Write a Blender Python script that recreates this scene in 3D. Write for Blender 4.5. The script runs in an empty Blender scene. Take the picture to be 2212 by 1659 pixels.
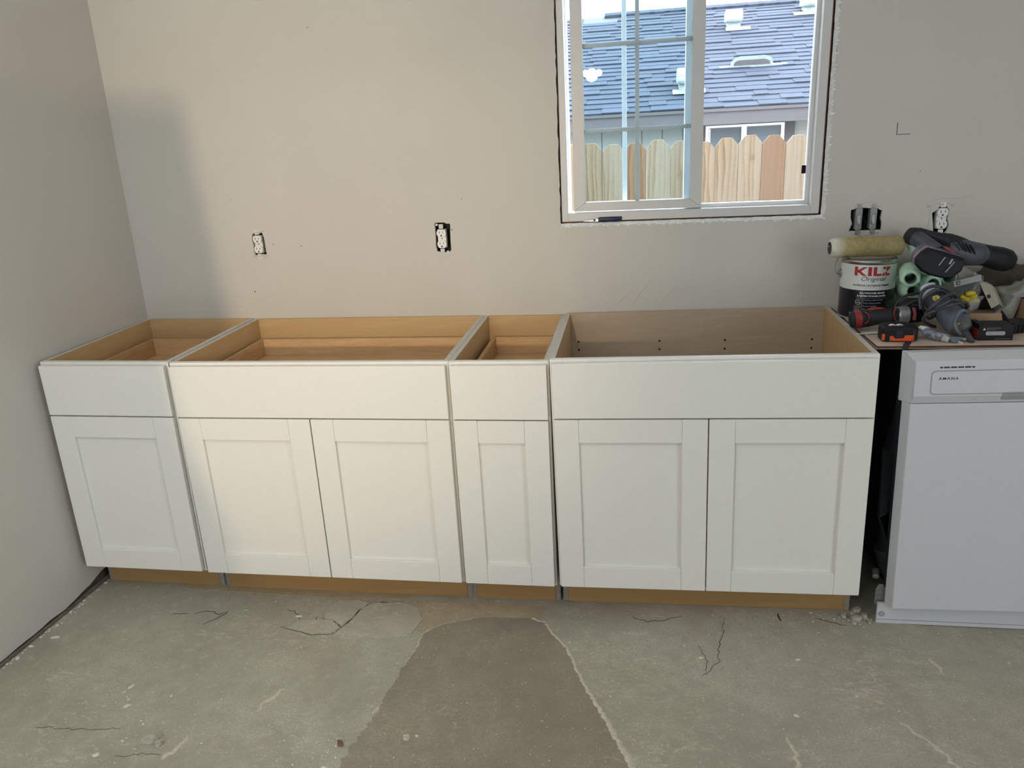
import bpy, bmesh, math, random
import numpy as np
from mathutils import Vector, Matrix, Euler, noise
from mathutils import geometry as mgeo

random.seed(7)
SC = bpy.context.scene
COL = SC.collection
PI = math.pi

# ------------------------------------------------------------------ camera
CAM = Vector((1.71690, -2.77056, 1.52117))
YAW, PITCH, ROLL, FPX = -0.167799, -0.315755, -0.0536665, 1670.315
IW, IH = 2212, 1659
_cy, _sy, _cp, _sp = math.cos(YAW), math.sin(YAW), math.cos(PITCH), math.sin(PITCH)
FWD = Vector((_sy * _cp, _cy * _cp, _sp))
_r0 = Vector((_cy, -_sy, 0)); _u0 = _r0.cross(FWD)
RGT = math.cos(ROLL) * _r0 + math.sin(ROLL) * _u0
UPV = -math.sin(ROLL) * _r0 + math.cos(ROLL) * _u0
cam = bpy.data.cameras.new('camera')
cam.sensor_fit = 'HORIZONTAL'; cam.sensor_width = 36.0
cam.lens = FPX / IW * 36.0
cam.clip_start = 0.02; cam.clip_end = 200
camo = bpy.data.objects.new('camera', cam); COL.objects.link(camo)
mw = Matrix((RGT, UPV, -FWD)).transposed().to_4x4(); mw.translation = CAM
camo.matrix_world = mw
SC.camera = camo

# ------------------------------------------------------------------ sky, lights, exposure
w = bpy.data.worlds.new('overcast_sky'); SC.world = w; w.use_nodes = True
bg = w.node_tree.nodes['Background']
bg.inputs['Color'].default_value = (0.80, 0.91, 1.0, 1); bg.inputs['Strength'].default_value = 12.0

def area(name, loc, target, sx, sy, power, color):
    l = bpy.data.lights.new(name, 'AREA'); l.shape = 'RECTANGLE'; l.size = sx; l.size_y = sy
    l.energy = power; l.color = color
    o = bpy.data.objects.new(name, l); COL.objects.link(o); o.location = loc
    o.rotation_euler = (Vector(target) - Vector(loc)).to_track_quat('-Z', 'Y').to_euler()
    return o
# added cool fill lamps behind the camera; one points up for ceiling bounce
area('rear_fill_left', (0.15, -3.45, 1.05), (0.3, 0, 0.6), 0.8, 1.6, 17, (0.88, 0.96, 1.0))
area('rear_fill_right', (4.8, -3.2, 1.2), (-0.25, -0.9, 0.75), 1.6, 1.9, 42, (0.88, 0.94, 1.0))
area('ceiling_bounce_fill', (0.75, -2.5, 1.8), (0.75, -2.5, 2.44), 1.7, 1.5, 43, (0.93, 0.97, 1.0))
# warm ceiling lamp of the room behind
sp = bpy.data.lights.new('ceiling_lamp_light', 'SPOT'); sp.energy = 770; sp.color = (1.0, 0.77, 0.50)
sp.spot_size = math.radians(25); sp.spot_blend = 1.0; sp.shadow_soft_size = 0.07
spo = bpy.data.objects.new('ceiling_lamp_light', sp); COL.objects.link(spo); spo.location = (1.2, -7.0, 2.10)
spo.rotation_euler = (Vector((0.48, 0, 1.15)) - Vector((1.2, -7.0, 2.10))).to_track_quat('-Z', 'Y').to_euler()

SC.view_settings.view_transform = 'Standard'; SC.view_settings.look = 'None'
SC.view_settings.gamma = 1.0; SC.view_settings.use_curve_mapping = False
SC.view_settings.exposure = 0.0
SC.cycles.max_bounces = 10; SC.cycles.diffuse_bounces = 5; SC.cycles.transparent_max_bounces = 16
SC.cycles.sample_clamp_indirect = 6.0
SC.cycles.use_denoising = True

# ------------------------------------------------------------------ helpers
EYE = CAM.copy()      # where the photograph was taken: origin of all measured sight lines
def sight(px, py, y):
    """world point on the depth plane y along a measured line of sight"""
    d = FWD + (px - IW / 2) / FPX * RGT - (py - IH / 2) / FPX * UPV
    return EYE + d * ((y - EYE.y) / d.y)
def sight_z(px, py, z):
    d = FWD + (px - IW / 2) / FPX * RGT - (py - IH / 2) / FPX * UPV
    return EYE + d * ((z - EYE.z) / d.z)

WM = {}
def tag(o, label=None, cat=None, group=None, kind=None):
    if label: o['label'] = label
    if cat: o['category'] = cat
    if group: o['group'] = group
    if kind: o['kind'] = kind
    return o
def thing(name, label, cat, loc=(0, 0, 0), rot=None, group=None):
    o = bpy.data.objects.new(name, None); COL.objects.link(o)
    m = (rot.to_4x4() if rot is not None else Matrix.Identity(4)).copy(); m.translation = Vector(loc)
    o.matrix_world = m; WM[o] = m
    o.empty_display_size = 0.05
    return tag(o, label, cat, group)

class MB:
    def __init__(s): s.v = []; s.f = []; s.mi = []
    def add(s, vs, fs, mi=0):
        n = len(s.v); s.v += [Vector(p) for p in vs]; s.f += [[i + n for i in f] for f in fs]; s.mi += [mi] * len(fs); return s
    def box(s, x0, x1, y0, y1, z0, z1, mi=0):
        return s.add([(x0,y0,z0),(x1,y0,z0),(x1,y1,z0),(x0,y1,z0),(x0,y0,z1),(x1,y0,z1),(x1,y1,z1),(x0,y1,z1)],
                     [(0,3,2,1),(4,5,6,7),(0,1,5,4),(1,2,6,5),(2,3,7,6),(3,0,4,7)], mi)
    def prism(s, poly, o, u, v, t, mi=0):
        """2D polygon in the frame (o,u,v), extruded by the vector t"""
        o, u, v, t = Vector(o), Vector(u), Vector(v), Vector(t); n = len(poly)
        a = [o + u * p[0] + v * p[1] for p in poly]
        fl = u.cross(v).dot(t) > 0
        A = list(range(n)); B = list(range(n, 2 * n))
        fs = [A[::-1], B] if fl else [A, B[::-1]]
        for i in range(n):
            j = (i + 1) % n
            fs.append([i, j, n + j, n + i] if fl else [j, i, n + i, n + j])
        return s.add(a + [p + t for p in a], fs, mi)
    def hull(s, A, B, mi=0):
        """two matching 3D polygons joined into a solid"""
        n = len(A)
        return s.add(list(A) + list(B), [list(range(n)), list(range(2 * n - 1, n - 1, -1))] + [[(i + 1) % n, i, n + i, n + (i + 1) % n] for i in range(n)], mi)
    def loft(s, pts, rad, n=14, e=2.0, up=(0, 0, 1), caps=True, mi=0, round_caps=0):
        pts = [Vector(p) for p in pts]; up = Vector(up)
        rad = [(r, r) if not isinstance(r, (tuple, list)) else r for r in rad]
        if round_caps:
            def cap(p, q, r):
                d = (p - q).normalized(); rr = round_caps
                return [(p + d * rr * math.sin(a), (r[0] - rr * (1 - math.cos(a)), r[1] - rr * (1 - math.cos(a)))) for a in (0.5, 1.0, 1.45)]
            c0 = cap(pts[0], pts[1], rad[0]); c1 = cap(pts[-1], pts[-2], rad[-1])
            pts = [c[0] for c in c0[::-1]] + pts + [c[0] for c in c1]
            rad = [c[1] for c in c0[::-1]] + rad + [c[1] for c in c1]
        n0 = len(s.v); k = len(pts)
        for i, p in enumerate(pts):
            t = (pts[min(i + 1, k - 1)] - pts[max(i - 1, 0)]).normalized()
            a = t.cross(up)
            if a.length < 1e-4: a = t.cross(Vector((1, 0, 0)))
            a.normalize(); b = a.cross(t).normalized()
            for j in range(n):
                th = 2 * PI * j / n; c, q = math.cos(th), math.sin(th)
                c = math.copysign(abs(c) ** (2 / e), c); q = math.copysign(abs(q) ** (2 / e), q)
                s.v.append(p + a * c * rad[i][0] + b * q * rad[i][1])
        for i in range(k - 1):
            for j in range(n):
                j2 = (j + 1) % n
                s.f.append([n0 + i * n + j, n0 + i * n + j2, n0 + (i + 1) * n + j2, n0 + (i + 1) * n + j]); s.mi.append(mi)
        if caps:
            s.f.append([n0 + j for j in range(n)][::-1]); s.mi.append(mi)
            s.f.append([n0 + (k - 1) * n + j for j in range(n)]); s.mi.append(mi)
        return s
    def lathe(s, prof, o, axis=(0, 0, 1), n=40, mi=0, close=False):
        o = Vector(o); ax = Vector(axis).normalized()
        a = ax.cross(Vector((0, 1, 0))) if abs(ax.y) < 0.9 else ax.cross(Vector((1, 0, 0)))
        a.normalize(); b = ax.cross(a); n0 = len(s.v); k = len(prof)
        for r, h in prof:
            for j in range(n):
                th = 2 * PI * j / n; s.v.append(o + ax * h + (a * math.cos(th) + b * math.sin(th)) * r)
        rng = range(k) if close else range(k - 1)
        for i in rng:
            i2 = (i + 1) % k
            for j in range(n):
                j2 = (j + 1) % n
                s.f.append([n0 + i * n + j, n0 + i * n + j2, n0 + i2 * n + j2, n0 + i2 * n + j]); s.mi.append(mi)
        return s
    def build(s, name, mats, parent=None, local=False, smooth=None, bevel=0, seg=2, pick=None, label=None, kind=None, weld=True):
        me = bpy.data.meshes.new(name)
        vs = s.v
        if parent is not None and not local:
            inv = WM[parent].inverted(); vs = [inv @ p for p in vs]
        me.from_pydata([tuple(p) for p in vs], [], s.f)
        for m in (mats if isinstance(mats, (list, tuple)) else [mats]): me.materials.append(m)
        me.polygons.foreach_set('material_index', s.mi)
        bm = bmesh.new(); bm.from_mesh(me)
        if weld: bmesh.ops.remove_doubles(bm, verts=bm.verts, dist=1e-6)
        bmesh.ops.recalc_face_normals(bm, faces=bm.faces)
        if pick:
            for f in bm.faces: f.material_index = pick(f.normal, f.calc_center_median())
        bm.to_mesh(me); bm.free()
        if smooth:
            me.shade_smooth(); me.set_sharp_from_angle(angle=math.radians(smooth))
        o = bpy.data.objects.new(name, me); COL.objects.link(o)
        if parent is not None:
            o.parent = parent; WM[o] = WM[parent]
        else: WM[o] = Matrix.Identity(4)
        if bevel:
            b = o.modifiers.new('bevel', 'BEVEL'); b.width = bevel; b.segments = seg; b.limit_method = 'ANGLE'; b.angle_limit = math.radians(40)
            b.harden_normals = False
        if label: o['label'] = label
        if kind: o['kind'] = kind
        return o

def plate(loops, t, o, u, v, nrm):
    """flat plate with holes: loops[0] is the outline; returns an MB, thickness t along nrm"""
    vs, es, k = [], [], 0
    for lp in loops:
        n = len(lp)
        vs += [Vector(p) for p in lp]; es += [(k + i, k + (i + 1) % n) for i in range(n)]; k += n
    r = mgeo.delaunay_2d_cdt(vs, es, [], 2, 1e-6)
    V, F = r[0], r[2]
    def inside(p, lp):
        c = False; n = len(lp)
        for i in range(n):
            a, b = lp[i], lp[i - 1]
            if (a[1] > p[1]) != (b[1] > p[1]) and p[0] < (b[0] - a[0]) * (p[1] - a[1]) / (b[1] - a[1]) + a[0]: c = not c
        return c
    keep = []
    for f in F:
        c = sum((V[i] for i in f), Vector((0, 0))) / len(f)
        if inside(c, loops[0]) and not any(inside(c, l) for l in loops[1:]): keep.append(list(f))
    o, u, v, nrm = Vector(o), Vector(u), Vector(v), Vector(nrm)
    P0 = [o + u * p[0] + v * p[1] for p in V]; n = len(P0)
    mb = MB(); mb.add(P0 + [p + nrm * t for p in P0], [])
    cnt = {}
    for f in keep:
        mb.f.append(f); mb.mi.append(0); mb.f.append([i + n for i in f][::-1]); mb.mi.append(0)
        for a, b in zip(f, f[1:] + f[:1]): cnt[(a, b)] = cnt.get((a, b), 0) + 1
    for (a, b) in cnt:
        if (b, a) not in cnt: mb.f.append([b, a, a + n, b + n]); mb.mi.append(0)
    return mb

def rect(x0, x1, y0, y1): return [(x0, y0), (x1, y0), (x1, y1), (x0, y1)]
def rrect(x0, x1, y0, y1, r, n=4):
    out = []
    for cx, cy, a0 in ((x1 - r, y0 + r, -PI / 2), (x1 - r, y1 - r, 0), (x0 + r, y1 - r, PI / 2), (x0 + r, y0 + r, PI)):
        for i in range(n + 1):
            a = a0 + PI / 2 * i / n; out.append((cx + r * math.cos(a), cy + r * math.sin(a)))
    return out
def ragged(lp, amp, step):
    out = []
    for i, a in enumerate(lp):
        b = lp[(i + 1) % len(lp)]; L = math.hypot(b[0] - a[0], b[1] - a[1]); n = max(1, int(L / step))
        for k in range(n):
            t = k / n; out.append((a[0] + (b[0] - a[0]) * t + random.uniform(-amp, amp), a[1] + (b[1] - a[1]) * t + random.uniform(-amp, amp)))
    return out

def text_mb(s, size, shear=0.0, offset=0.0, thick=0.0004, res=3, spacing=1.0):
    cu = bpy.data.curves.new('t', 'FONT'); cu.body = s; cu.size = size; cu.shear = shear; cu.offset = offset
    cu.extrude = thick / 2; cu.resolution_u = res; cu.align_x = 'CENTER'; cu.align_y = 'CENTER'; cu.space_character = spacing
    ob = bpy.data.objects.new('t', cu); COL.objects.link(ob)
    dg = bpy.context.evaluated_depsgraph_get()
    me = bpy.data.meshes.new_from_object(ob.evaluated_get(dg))
    vs = [v.co.copy() for v in me.vertices]; fs = [list(p.vertices) for p in me.polygons]
    bpy.data.objects.remove(ob); bpy.data.curves.remove(cu); bpy.data.meshes.remove(me)
    return vs, fs
def fit_w(vs, wdt):
    xs = [v.x for v in vs]; k = wdt / (max(xs) - min(xs)); c = (max(xs) + min(xs)) / 2
    return [Vector(((v.x - c) * k, v.y, v.z)) for v in vs]

# ------------------------------------------------------------------ materials
def new_mat(name):
    m = bpy.data.materials.new(name); m.use_nodes = True
    nt = m.node_tree; return m, nt, nt.nodes['Principled BSDF']
def node(nt, t, **kw):
    n = nt.nodes.new(t)
    for k, val in kw.items():
        if k in n.inputs: n.inputs[k].default_value = val
        else: setattr(n, k, val)
    return n
def coords(nt, scale=(1, 1, 1), kind='Object', rot=(0, 0, 0)):
    tc = node(nt, 'ShaderNodeTexCoord'); mp = node(nt, 'ShaderNodeMapping')
    mp.inputs['Scale'].default_value = scale; mp.inputs['Rotation'].default_value = rot
    nt.links.new(tc.outputs[kind], mp.inputs['Vector']); return mp.outputs['Vector']
def noise_n(nt, vec, scale, detail=4, rough=0.55, dist=0.0):
    n = node(nt, 'ShaderNodeTexNoise'); n.inputs['Scale'].default_value = scale; n.inputs['Detail'].default_value = detail
    n.inputs['Roughness'].default_value = rough; n.inputs['Distortion'].default_value = dist
    nt.links.new(vec, n.inputs['Vector']); return n.outputs['Fac']
def ramp(nt, fac, stops):
    r = node(nt, 'ShaderNodeValToRGB'); e = r.color_ramp.elements
    while len(e) < len(stops): e.new(0.5)
    for i, (p, c) in enumerate(stops): e[i].position = p; e[i].color = (*c, 1) if len(c) == 3 else c
    nt.links.new(fac, r.inputs['Fac']); return r.outputs['Color']
def mixc(nt, fac, a, b, mode='MIX'):
    m = node(nt, 'ShaderNodeMix', data_type='RGBA', blend_type=mode)
    for val, i in ((fac, 0), (a, 6), (b, 7)):
        if hasattr(val, 'links') or hasattr(val, 'is_linked'): nt.links.new(val, m.inputs[i])
        else: m.inputs[i].default_value = val if i == 0 else (*val, 1)
    return m.outputs[2]
def bump(nt, bsdf, h, strength, dist=0.002):
    b = node(nt, 'ShaderNodeBump'); b.inputs['Strength'].default_value = strength; b.inputs['Distance'].default_value = dist
    nt.links.new(h, b.inputs['Height']); nt.links.new(b.outputs['Normal'], bsdf.inputs['Normal'])
def M(name, col, rough=0.5, metal=0.0, var=0.06, scale=30, bmp=0.0, bscale=200, stretch=(1, 1, 1), spec=0.5):
    m, nt, b = new_mat(name)
    v = coords(nt, stretch); f = noise_n(nt, v, scale)
    c = ramp(nt, f, [(0.3, [max(0, x * (1 - var)) for x in col]), (0.7, [min(1, x * (1 + var)) for x in col])])
    nt.links.new(c, b.inputs['Base Color']); b.inputs['Roughness'].default_value = rough; b.inputs['Metallic'].default_value = metal
    b.inputs['Specular IOR Level'].default_value = spec
    if bmp: bump(nt, b, noise_n(nt, v, bscale, 3), bmp, 0.001)
    return m
def wood(name, c0, c1, stretch=(1, 14, 14), scale=6, rough=0.5, rings=0.5, per_object=0.0, c2=None):
    m, nt, b = new_mat(name); v = coords(nt, stretch)
    f = noise_n(nt, v, scale, 6, 0.6, 1.2); g = noise_n(nt, v, scale * 6, 3, 0.6)
    c = ramp(nt, f, [(0.32, c0), (0.55, [(x + y) / 2 for x, y in zip(c0, c1)]), (0.68, c1)])
    c = mixc(nt, rings * 0.4, c, ramp(nt, g, [(0.35, c1), (0.6, c0)]))
    if per_object:
        oi = node(nt, 'ShaderNodeObjectInfo')
        c = mixc(nt, ramp(nt, oi.outputs['Random'], [(0, (0, 0, 0)), (1, (per_object,) * 3)]), c, c2)
    nt.links.new(c, b.inputs['Base Color']); b.inputs['Roughness'].default_value = rough
    bump(nt, b, g, 0.08, 0.001)
    return m

WALLC = (0.555, 0.53, 0.485)
def wall_mat(name, col):
    m, nt, b = new_mat(name); v = coords(nt)
    f = noise_n(nt, v, 1.6, 5, 0.6); g = noise_n(nt, v, 9, 4, 0.6)
    c = ramp(nt, f, [(0.3, [x * 0.965 for x in col]), (0.7, [x * 1.03 for x in col])])
    c = mixc(nt, ramp(nt, g, [(0.62, (0, 0, 0)), (0.75, (0.3,) * 3)]), c, [x * 0.93 for x in col])
    # scattered dark specks and scuffs
    vo = node(nt, 'ShaderNodeTexVoronoi', feature='F1'); vo.inputs['Scale'].default_value = 5.5; nt.links.new(coords(nt, (1, 1, 0.8)), vo.inputs['Vector'])
    s = ramp(nt, vo.outputs['Distance'], [(0.012, (0.55,) * 3), (0.022, (0, 0, 0))])
    c = mixc(nt, s, c, (0.18, 0.16, 0.14))
    nt.links.new(c, b.inputs['Base Color']); b.inputs['Roughness'].default_value = 0.72
    b.inputs['Specular IOR Level'].default_value = 0.25
    h = node(nt, 'ShaderNodeMath', operation='ADD'); nt.links.new(noise_n(nt, v, 300, 3), h.inputs[0])
    h2 = node(nt, 'ShaderNodeMath', operation='MULTIPLY'); nt.links.new(noise_n(nt, v, 14, 4, 0.6, 0.6), h2.inputs[0]); h2.inputs[1].default_value = 3.0
    nt.links.new(h2.outputs[0], h.inputs[1]); bump(nt, b, h.outputs[0], 0.22, 0.0012)
    return m
m_wall = wall_mat('primed_drywall', WALLC)
m_gyp = M('gypsum_edge', (0.72, 0.72, 0.72), 0.9, var=0.12, scale=90, bmp=0.4, bscale=250)
m_ceiling = M('ceiling_paint', (0.70, 0.69, 0.66), 0.9)
m_white = M('white_cabinet_paint', (0.73, 0.715, 0.67), 0.36, var=0.012, scale=60, bmp=0.03, bscale=400, spec=0.4)
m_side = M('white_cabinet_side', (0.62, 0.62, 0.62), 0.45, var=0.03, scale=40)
m_ply = wood('maple_ply', (0.49, 0.325, 0.158), (0.55, 0.38, 0.20), (2.0, 2.0, 14), 3, 0.45, 0.3)
m_ply_grey = wood('greyish_maple_ply', (0.42, 0.325, 0.235), (0.48, 0.385, 0.29), (2.0, 2.0, 14), 3, 0.45, 0.3)
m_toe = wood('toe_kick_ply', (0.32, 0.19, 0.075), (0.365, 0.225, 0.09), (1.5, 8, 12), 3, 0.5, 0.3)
m_drawer = wood('drawer_hardwood', (0.50, 0.31, 0.15), (0.66, 0.46, 0.255), (1.2, 10, 12), 4, 0.5, 0.8)
def particle_mat():
    m, nt, b = new_mat('particle_board'); v = coords(nt)
    f = noise_n(nt, v, 260, 3, 0.7); g = noise_n(nt, v, 90, 3, 0.6)
    c = ramp(nt, f, [(0.35, (0.36, 0.31, 0.25)), (0.5, (0.56, 0.53, 0.48)), (0.7, (0.68, 0.67, 0.64))])
    c = mixc(nt, ramp(nt, g, [(0.5, (0, 0, 0)), (0.7, (0.5,) * 3)]), c, (0.50, 0.45, 0.38))
    nt.links.new(c, b.inputs['Base Color']); b.inputs['Roughness'].default_value = 0.7
    bump(nt, b, f, 0.3, 0.001); return m
m_part = particle_mat()
m_part_shaded = M('shaded_particle_edge', (.26, .21, .165), .8, var=.25, scale=150, bmp=.3)  # particle board front edges; toe-recess shade put into a darker brown
m_vinyl = M('white_vinyl', (0.60, 0.59, 0.58), 0.38, var=0.02, scale=20)
m_vinyl_bright = M('white_vinyl_outside', (0.82, 0.83, 0.84), 0.4, var=0.02)
m_black = M('black_plastic', (0.008, 0.008, 0.011), 0.5, var=0.2, scale=40, spec=.3)
m_dark = M('charcoal_rubber', (0.018, 0.019, 0.023), 0.6, var=0.25, scale=60, bmp=0.1, spec=.3)
m_grey_tool = M('dusty_grey_plastic', (0.055, 0.062, 0.078), 0.5, var=0.3, scale=25)
m_blue_tool = M('dusty_blue_grey_plastic', (0.115, 0.135, 0.175), 0.45, var=0.3, scale=22)
m_red = M('red_plastic', (0.26, 0.022, 0.022), 0.42, var=0.15)
m_orange = M('orange_plastic', (0.62, 0.085, 0.018), 0.4, var=0.1)
m_steel = M('worn_steel', (0.55, 0.54, 0.53), 0.3, 1.0, var=0.15, scale=60)
m_grey_metal = M('galvanised_steel', (0.36, 0.36, 0.36), 0.42, 0.7, var=0.2, scale=80)
m_socket = M('white_device_plastic', (0.74, 0.72, 0.69), 0.35, var=0.03)
m_slot = M('dark_slot', (0.012, 0.012, 0.012), 0.7)
m_boxdark = M('dark_electrical_box', (0.008, 0.008, 0.009), 0.6, var=0.3)
m_dwwhite = M('white_enamel', (0.56, 0.57, 0.595), 0.30, var=0.015, scale=60)
m_dwgrey = M('recess_grey', (0.30, 0.31, 0.32), 0.4, var=0.03)
m_print_red = M('red_print', (0.40, 0.018, 0.03), 0.45, var=0.05)
m_print_white = M('white_print', (0.70, 0.70, 0.68), 0.5, var=0.05)
m_print_black = M('black_print', (0.015, 0.015, 0.02), 0.4, var=0.05)
m_label_white = M('white_can_label', (0.66, 0.69, 0.67), 0.28, var=0.02)
m_label_black = M('black_can_label', (0.012, 0.013, 0.02), 0.25, var=0.1)
m_mint = M('mint_foam', (0.50, 0.72, 0.56), 0.85, var=0.08, scale=120, bmp=0.5, bscale=400)
m_mint_core = M('mint_tube_core', (0.20, 0.33, 0.24), 0.7, var=0.05)
m_card = M('brown_cardboard', (0.30, 0.195, 0.115), 0.85, var=0.08, scale=40, stretch=(1, 1, 8))
m_yellow = M('yellow_foam', (0.62, 0.48, 0.03), 0.5, var=0.1)
m_olive = M('dusty_black_cord', (0.030, 0.032, 0.030), 0.55, var=0.3, scale=60)
m_cord = M('grey_black_cord', (0.045, 0.048, 0.058), 0.45, var=0.25, scale=60)
m_putty = M('beige_putty_plastic', (0.36, 0.33, 0.26), 0.55, var=0.08)
m_blue_grip = M('navy_grip', (0.010, 0.018, 0.055), 0.35, var=0.2)
def fence_mat(name, c0, c1, c2, knots=True):
    m, nt, b = new_mat(name)
    oi = node(nt, 'ShaderNodeObjectInfo'); tc = node(nt, 'ShaderNodeTexCoord')
    of = node(nt, 'ShaderNodeVectorMath', operation='SCALE'); cx = node(nt, 'ShaderNodeCombineXYZ')
    nt.links.new(oi.outputs['Random'], cx.inputs[0]); nt.links.new(oi.outputs['Random'], cx.inputs[2]); nt.links.new(cx.outputs[0], of.inputs[0]); of.inputs['Scale'].default_value = 37.0
    ad = node(nt, 'ShaderNodeVectorMath', operation='ADD'); nt.links.new(tc.outputs['Object'], ad.inputs[0]); nt.links.new(of.outputs[0], ad.inputs[1])
    mp = node(nt, 'ShaderNodeMapping'); mp.inputs['Scale'].default_value = (1, 1, .13); nt.links.new(ad.outputs[0], mp.inputs['Vector']); v = mp.outputs[0]
    wv = node(nt, 'ShaderNodeTexWave', wave_type='BANDS', bands_direction='X', wave_profile='SAW'); wv.inputs['Scale'].default_value = 9; wv.inputs['Distortion'].default_value = 7; wv.inputs['Detail'].default_value = 3; wv.inputs['Detail Scale'].default_value = 1.6
    nt.links.new(v, wv.inputs['Vector'])
    c = ramp(nt, wv.outputs['Fac'], [(0.0, c1), (0.62, [(x + y) / 2 for x, y in zip(c0, c1)]), (0.9, c0), (1.0, c1)])
    c = mixc(nt, ramp(nt, noise_n(nt, v, 5, 3), [(.40, (0, 0, 0)), (.66, (.8,) * 3)]), c, c2)
    vo = node(nt, 'ShaderNodeTexVoronoi', feature='F1'); vo.inputs['Scale'].default_value = 3.2
    mk = node(nt, 'ShaderNodeMapping'); mk.inputs['Scale'].default_value = (1.2, .01, 1); nt.links.new(ad.outputs[0], mk.inputs['Vector']); nt.links.new(mk.outputs[0], vo.inputs['Vector'])
    c = mixc(nt, ramp(nt, vo.outputs['Distance'], [(.02, (.85,) * 3), (.05, (.35,) * 3), (.10, (0, 0, 0))]), c, [x * .45 for x in c0])
    rnd = ramp(nt, oi.outputs['Random'], [(0, (.86, .84, .80)), (1, (1.0, 1.0, 1.0))]); c = mixc(nt, 1.0, c, rnd, 'MULTIPLY')
    nt.links.new(c, b.inputs['Base Color']); b.inputs['Roughness'].default_value = .85; return m
m_fence = fence_mat('pine_picket', (.105, .064, .030), (.200, .155, .097), (.195, .170, .130))
m_fence_red = fence_mat('reddish_picket', (.105, .052, .023), (.168, .100, .050), (.15, .094, .053))
m_housew = M('pale_green_siding', (0.225, 0.232, 0.212), 0.8, var=0.03)
m_fascia = M('taupe_fascia', (0.056, 0.050, 0.050), 0.7, var=0.05)
m_hglass = M('neighbour_glass', (0.075, 0.095, 0.11), 0.3, var=0.2, scale=3)
m_galv_out = M('pale_vent_metal', (0.19, 0.225, 0.22), 0.6, 0.0, var=0.25, scale=25)
m_soil = M('bare_soil', (0.16, 0.13, 0.10), 0.95, var=0.2)
m_stone = M('concrete_rubble', (0.40, 0.37, 0.30), 0.9, var=0.2, scale=60, bmp=0.6)
m_flake = M('white_paint_flake', (0.62, 0.61, 0.56), 0.7, var=0.06)
m_brownchip = M('brown_wood_chip', (0.16, 0.09, 0.06), 0.8, var=0.2)
m_pencil = M('graphite', (0.03, 0.03, 0.03), 0.7)
m_shim = M('red_cedar_shim', (0.16, 0.06, 0.035), 0.8, var=0.2)
m_stud = wood('stud_lumber', (0.35, 0.22, 0.11), (0.45, 0.30, 0.16), (1, 1, 8), 4)
m_crack = M('crack_shadow_dirt', (0.035, 0.03, 0.025), 0.95, var=0.3)
m_ridge = M('crusty_concrete_ridge', (0.52, 0.47, 0.38), 0.95, var=0.15, scale=120, bmp=0.8, bscale=220)
m_screw = M('screw_head', (0.45, 0.43, 0.40), 0.4, 0.6, var=0.2)

def shingle_mat():
    m, nt, b = new_mat('slate_blue_shingle'); v = coords(nt)
    oi = node(nt, 'ShaderNodeObjectInfo')
    c = ramp(nt, oi.outputs['Random'], [(0, (0.0085, 0.0145, 0.027)), (0.5, (0.0125, 0.020, 0.0355)), (1, (0.019, 0.0275, 0.046))])
    g = noise_n(nt, coords(nt, (1, 1, 1), 'Generated'), 30, 4)
    c = mixc(nt, 0.3, c, ramp(nt, g, [(0.3, (0.007, 0.011, 0.021)), (0.7, (0.024, 0.032, 0.05))]))
    nt.links.new(c, b.inputs['Base Color']); b.inputs['Roughness'].default_value = 0.9; return m
m_shingle = shingle_mat()
def glass_mat(name, haze, tint):
    m, nt, b = new_mat(name); nt.nodes.remove(b)
    out = nt.nodes['Material Output']
    tr = node(nt, 'ShaderNodeBsdfTransparent'); tr.inputs['Color'].default_value = (*tint, 1)
    gl = node(nt, 'ShaderNodeBsdfGlossy'); gl.inputs['Roughness'].default_value = 0.0; gl.inputs['Color'].default_value = (1, 1, 1, 1)
    fr = node(nt, 'ShaderNodeFresnel'); fr.inputs['IOR'].default_value = 1.5
    geo = node(nt, 'ShaderNodeNewGeometry')
    mx = node(nt, 'ShaderNodeMixShader'); nt.links.new(fr.outputs[0], mx.inputs[0]); nt.links.new(tr.outputs[0], mx.inputs[1]); nt.links.new(gl.outputs[0], mx.inputs[2])
    last = mx.outputs[0]
    if haze:
        df = node(nt, 'ShaderNodeBsdfTranslucent'); df.inputs['Color'].default_value = (0.9, 0.92, 0.95, 1)
        f = noise_n(nt, coords(nt), 7, 4); k = ramp(nt, f, [(0.3, (haze * 0.7,) * 3), (0.75, (haze * 1.4,) * 3)])
        m2 = node(nt, 'ShaderNodeMixShader'); nt.links.new(k, m2.inputs[0]); nt.links.new(last, m2.inputs[1]); nt.links.new(df.outputs[0], m2.inputs[2]); last = m2.outputs[0]
    nt.links.new(last, out.inputs['Surface']); return m
m_glass_l = glass_mat('clear_window_glass', 0.002, (0.925, 0.965, 0.982))
m_glass_r = glass_mat('hazy_window_glass', 0.007, (0.97, 0.97, 0.99))  # more white haze mixed in than the left pane
def film_mat(name, col, alpha):
    m, nt, b = new_mat(name)
    f = noise_n(nt, coords(nt), 25, 4, 0.6, 1.0)
    nt.links.new(ramp(nt, f, [(0.35, (alpha * 0.5,) * 3), (0.7, (min(1, alpha * 1.4),) * 3)]), b.inputs['Alpha'])
    b.inputs['Base Color'].default_value = (*col, 1); b.inputs['Roughness'].default_value = 0.25; return m
m_bag = film_mat('clear_plastic_bag', (0.55, 0.56, 0.55), 0.35)

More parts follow.
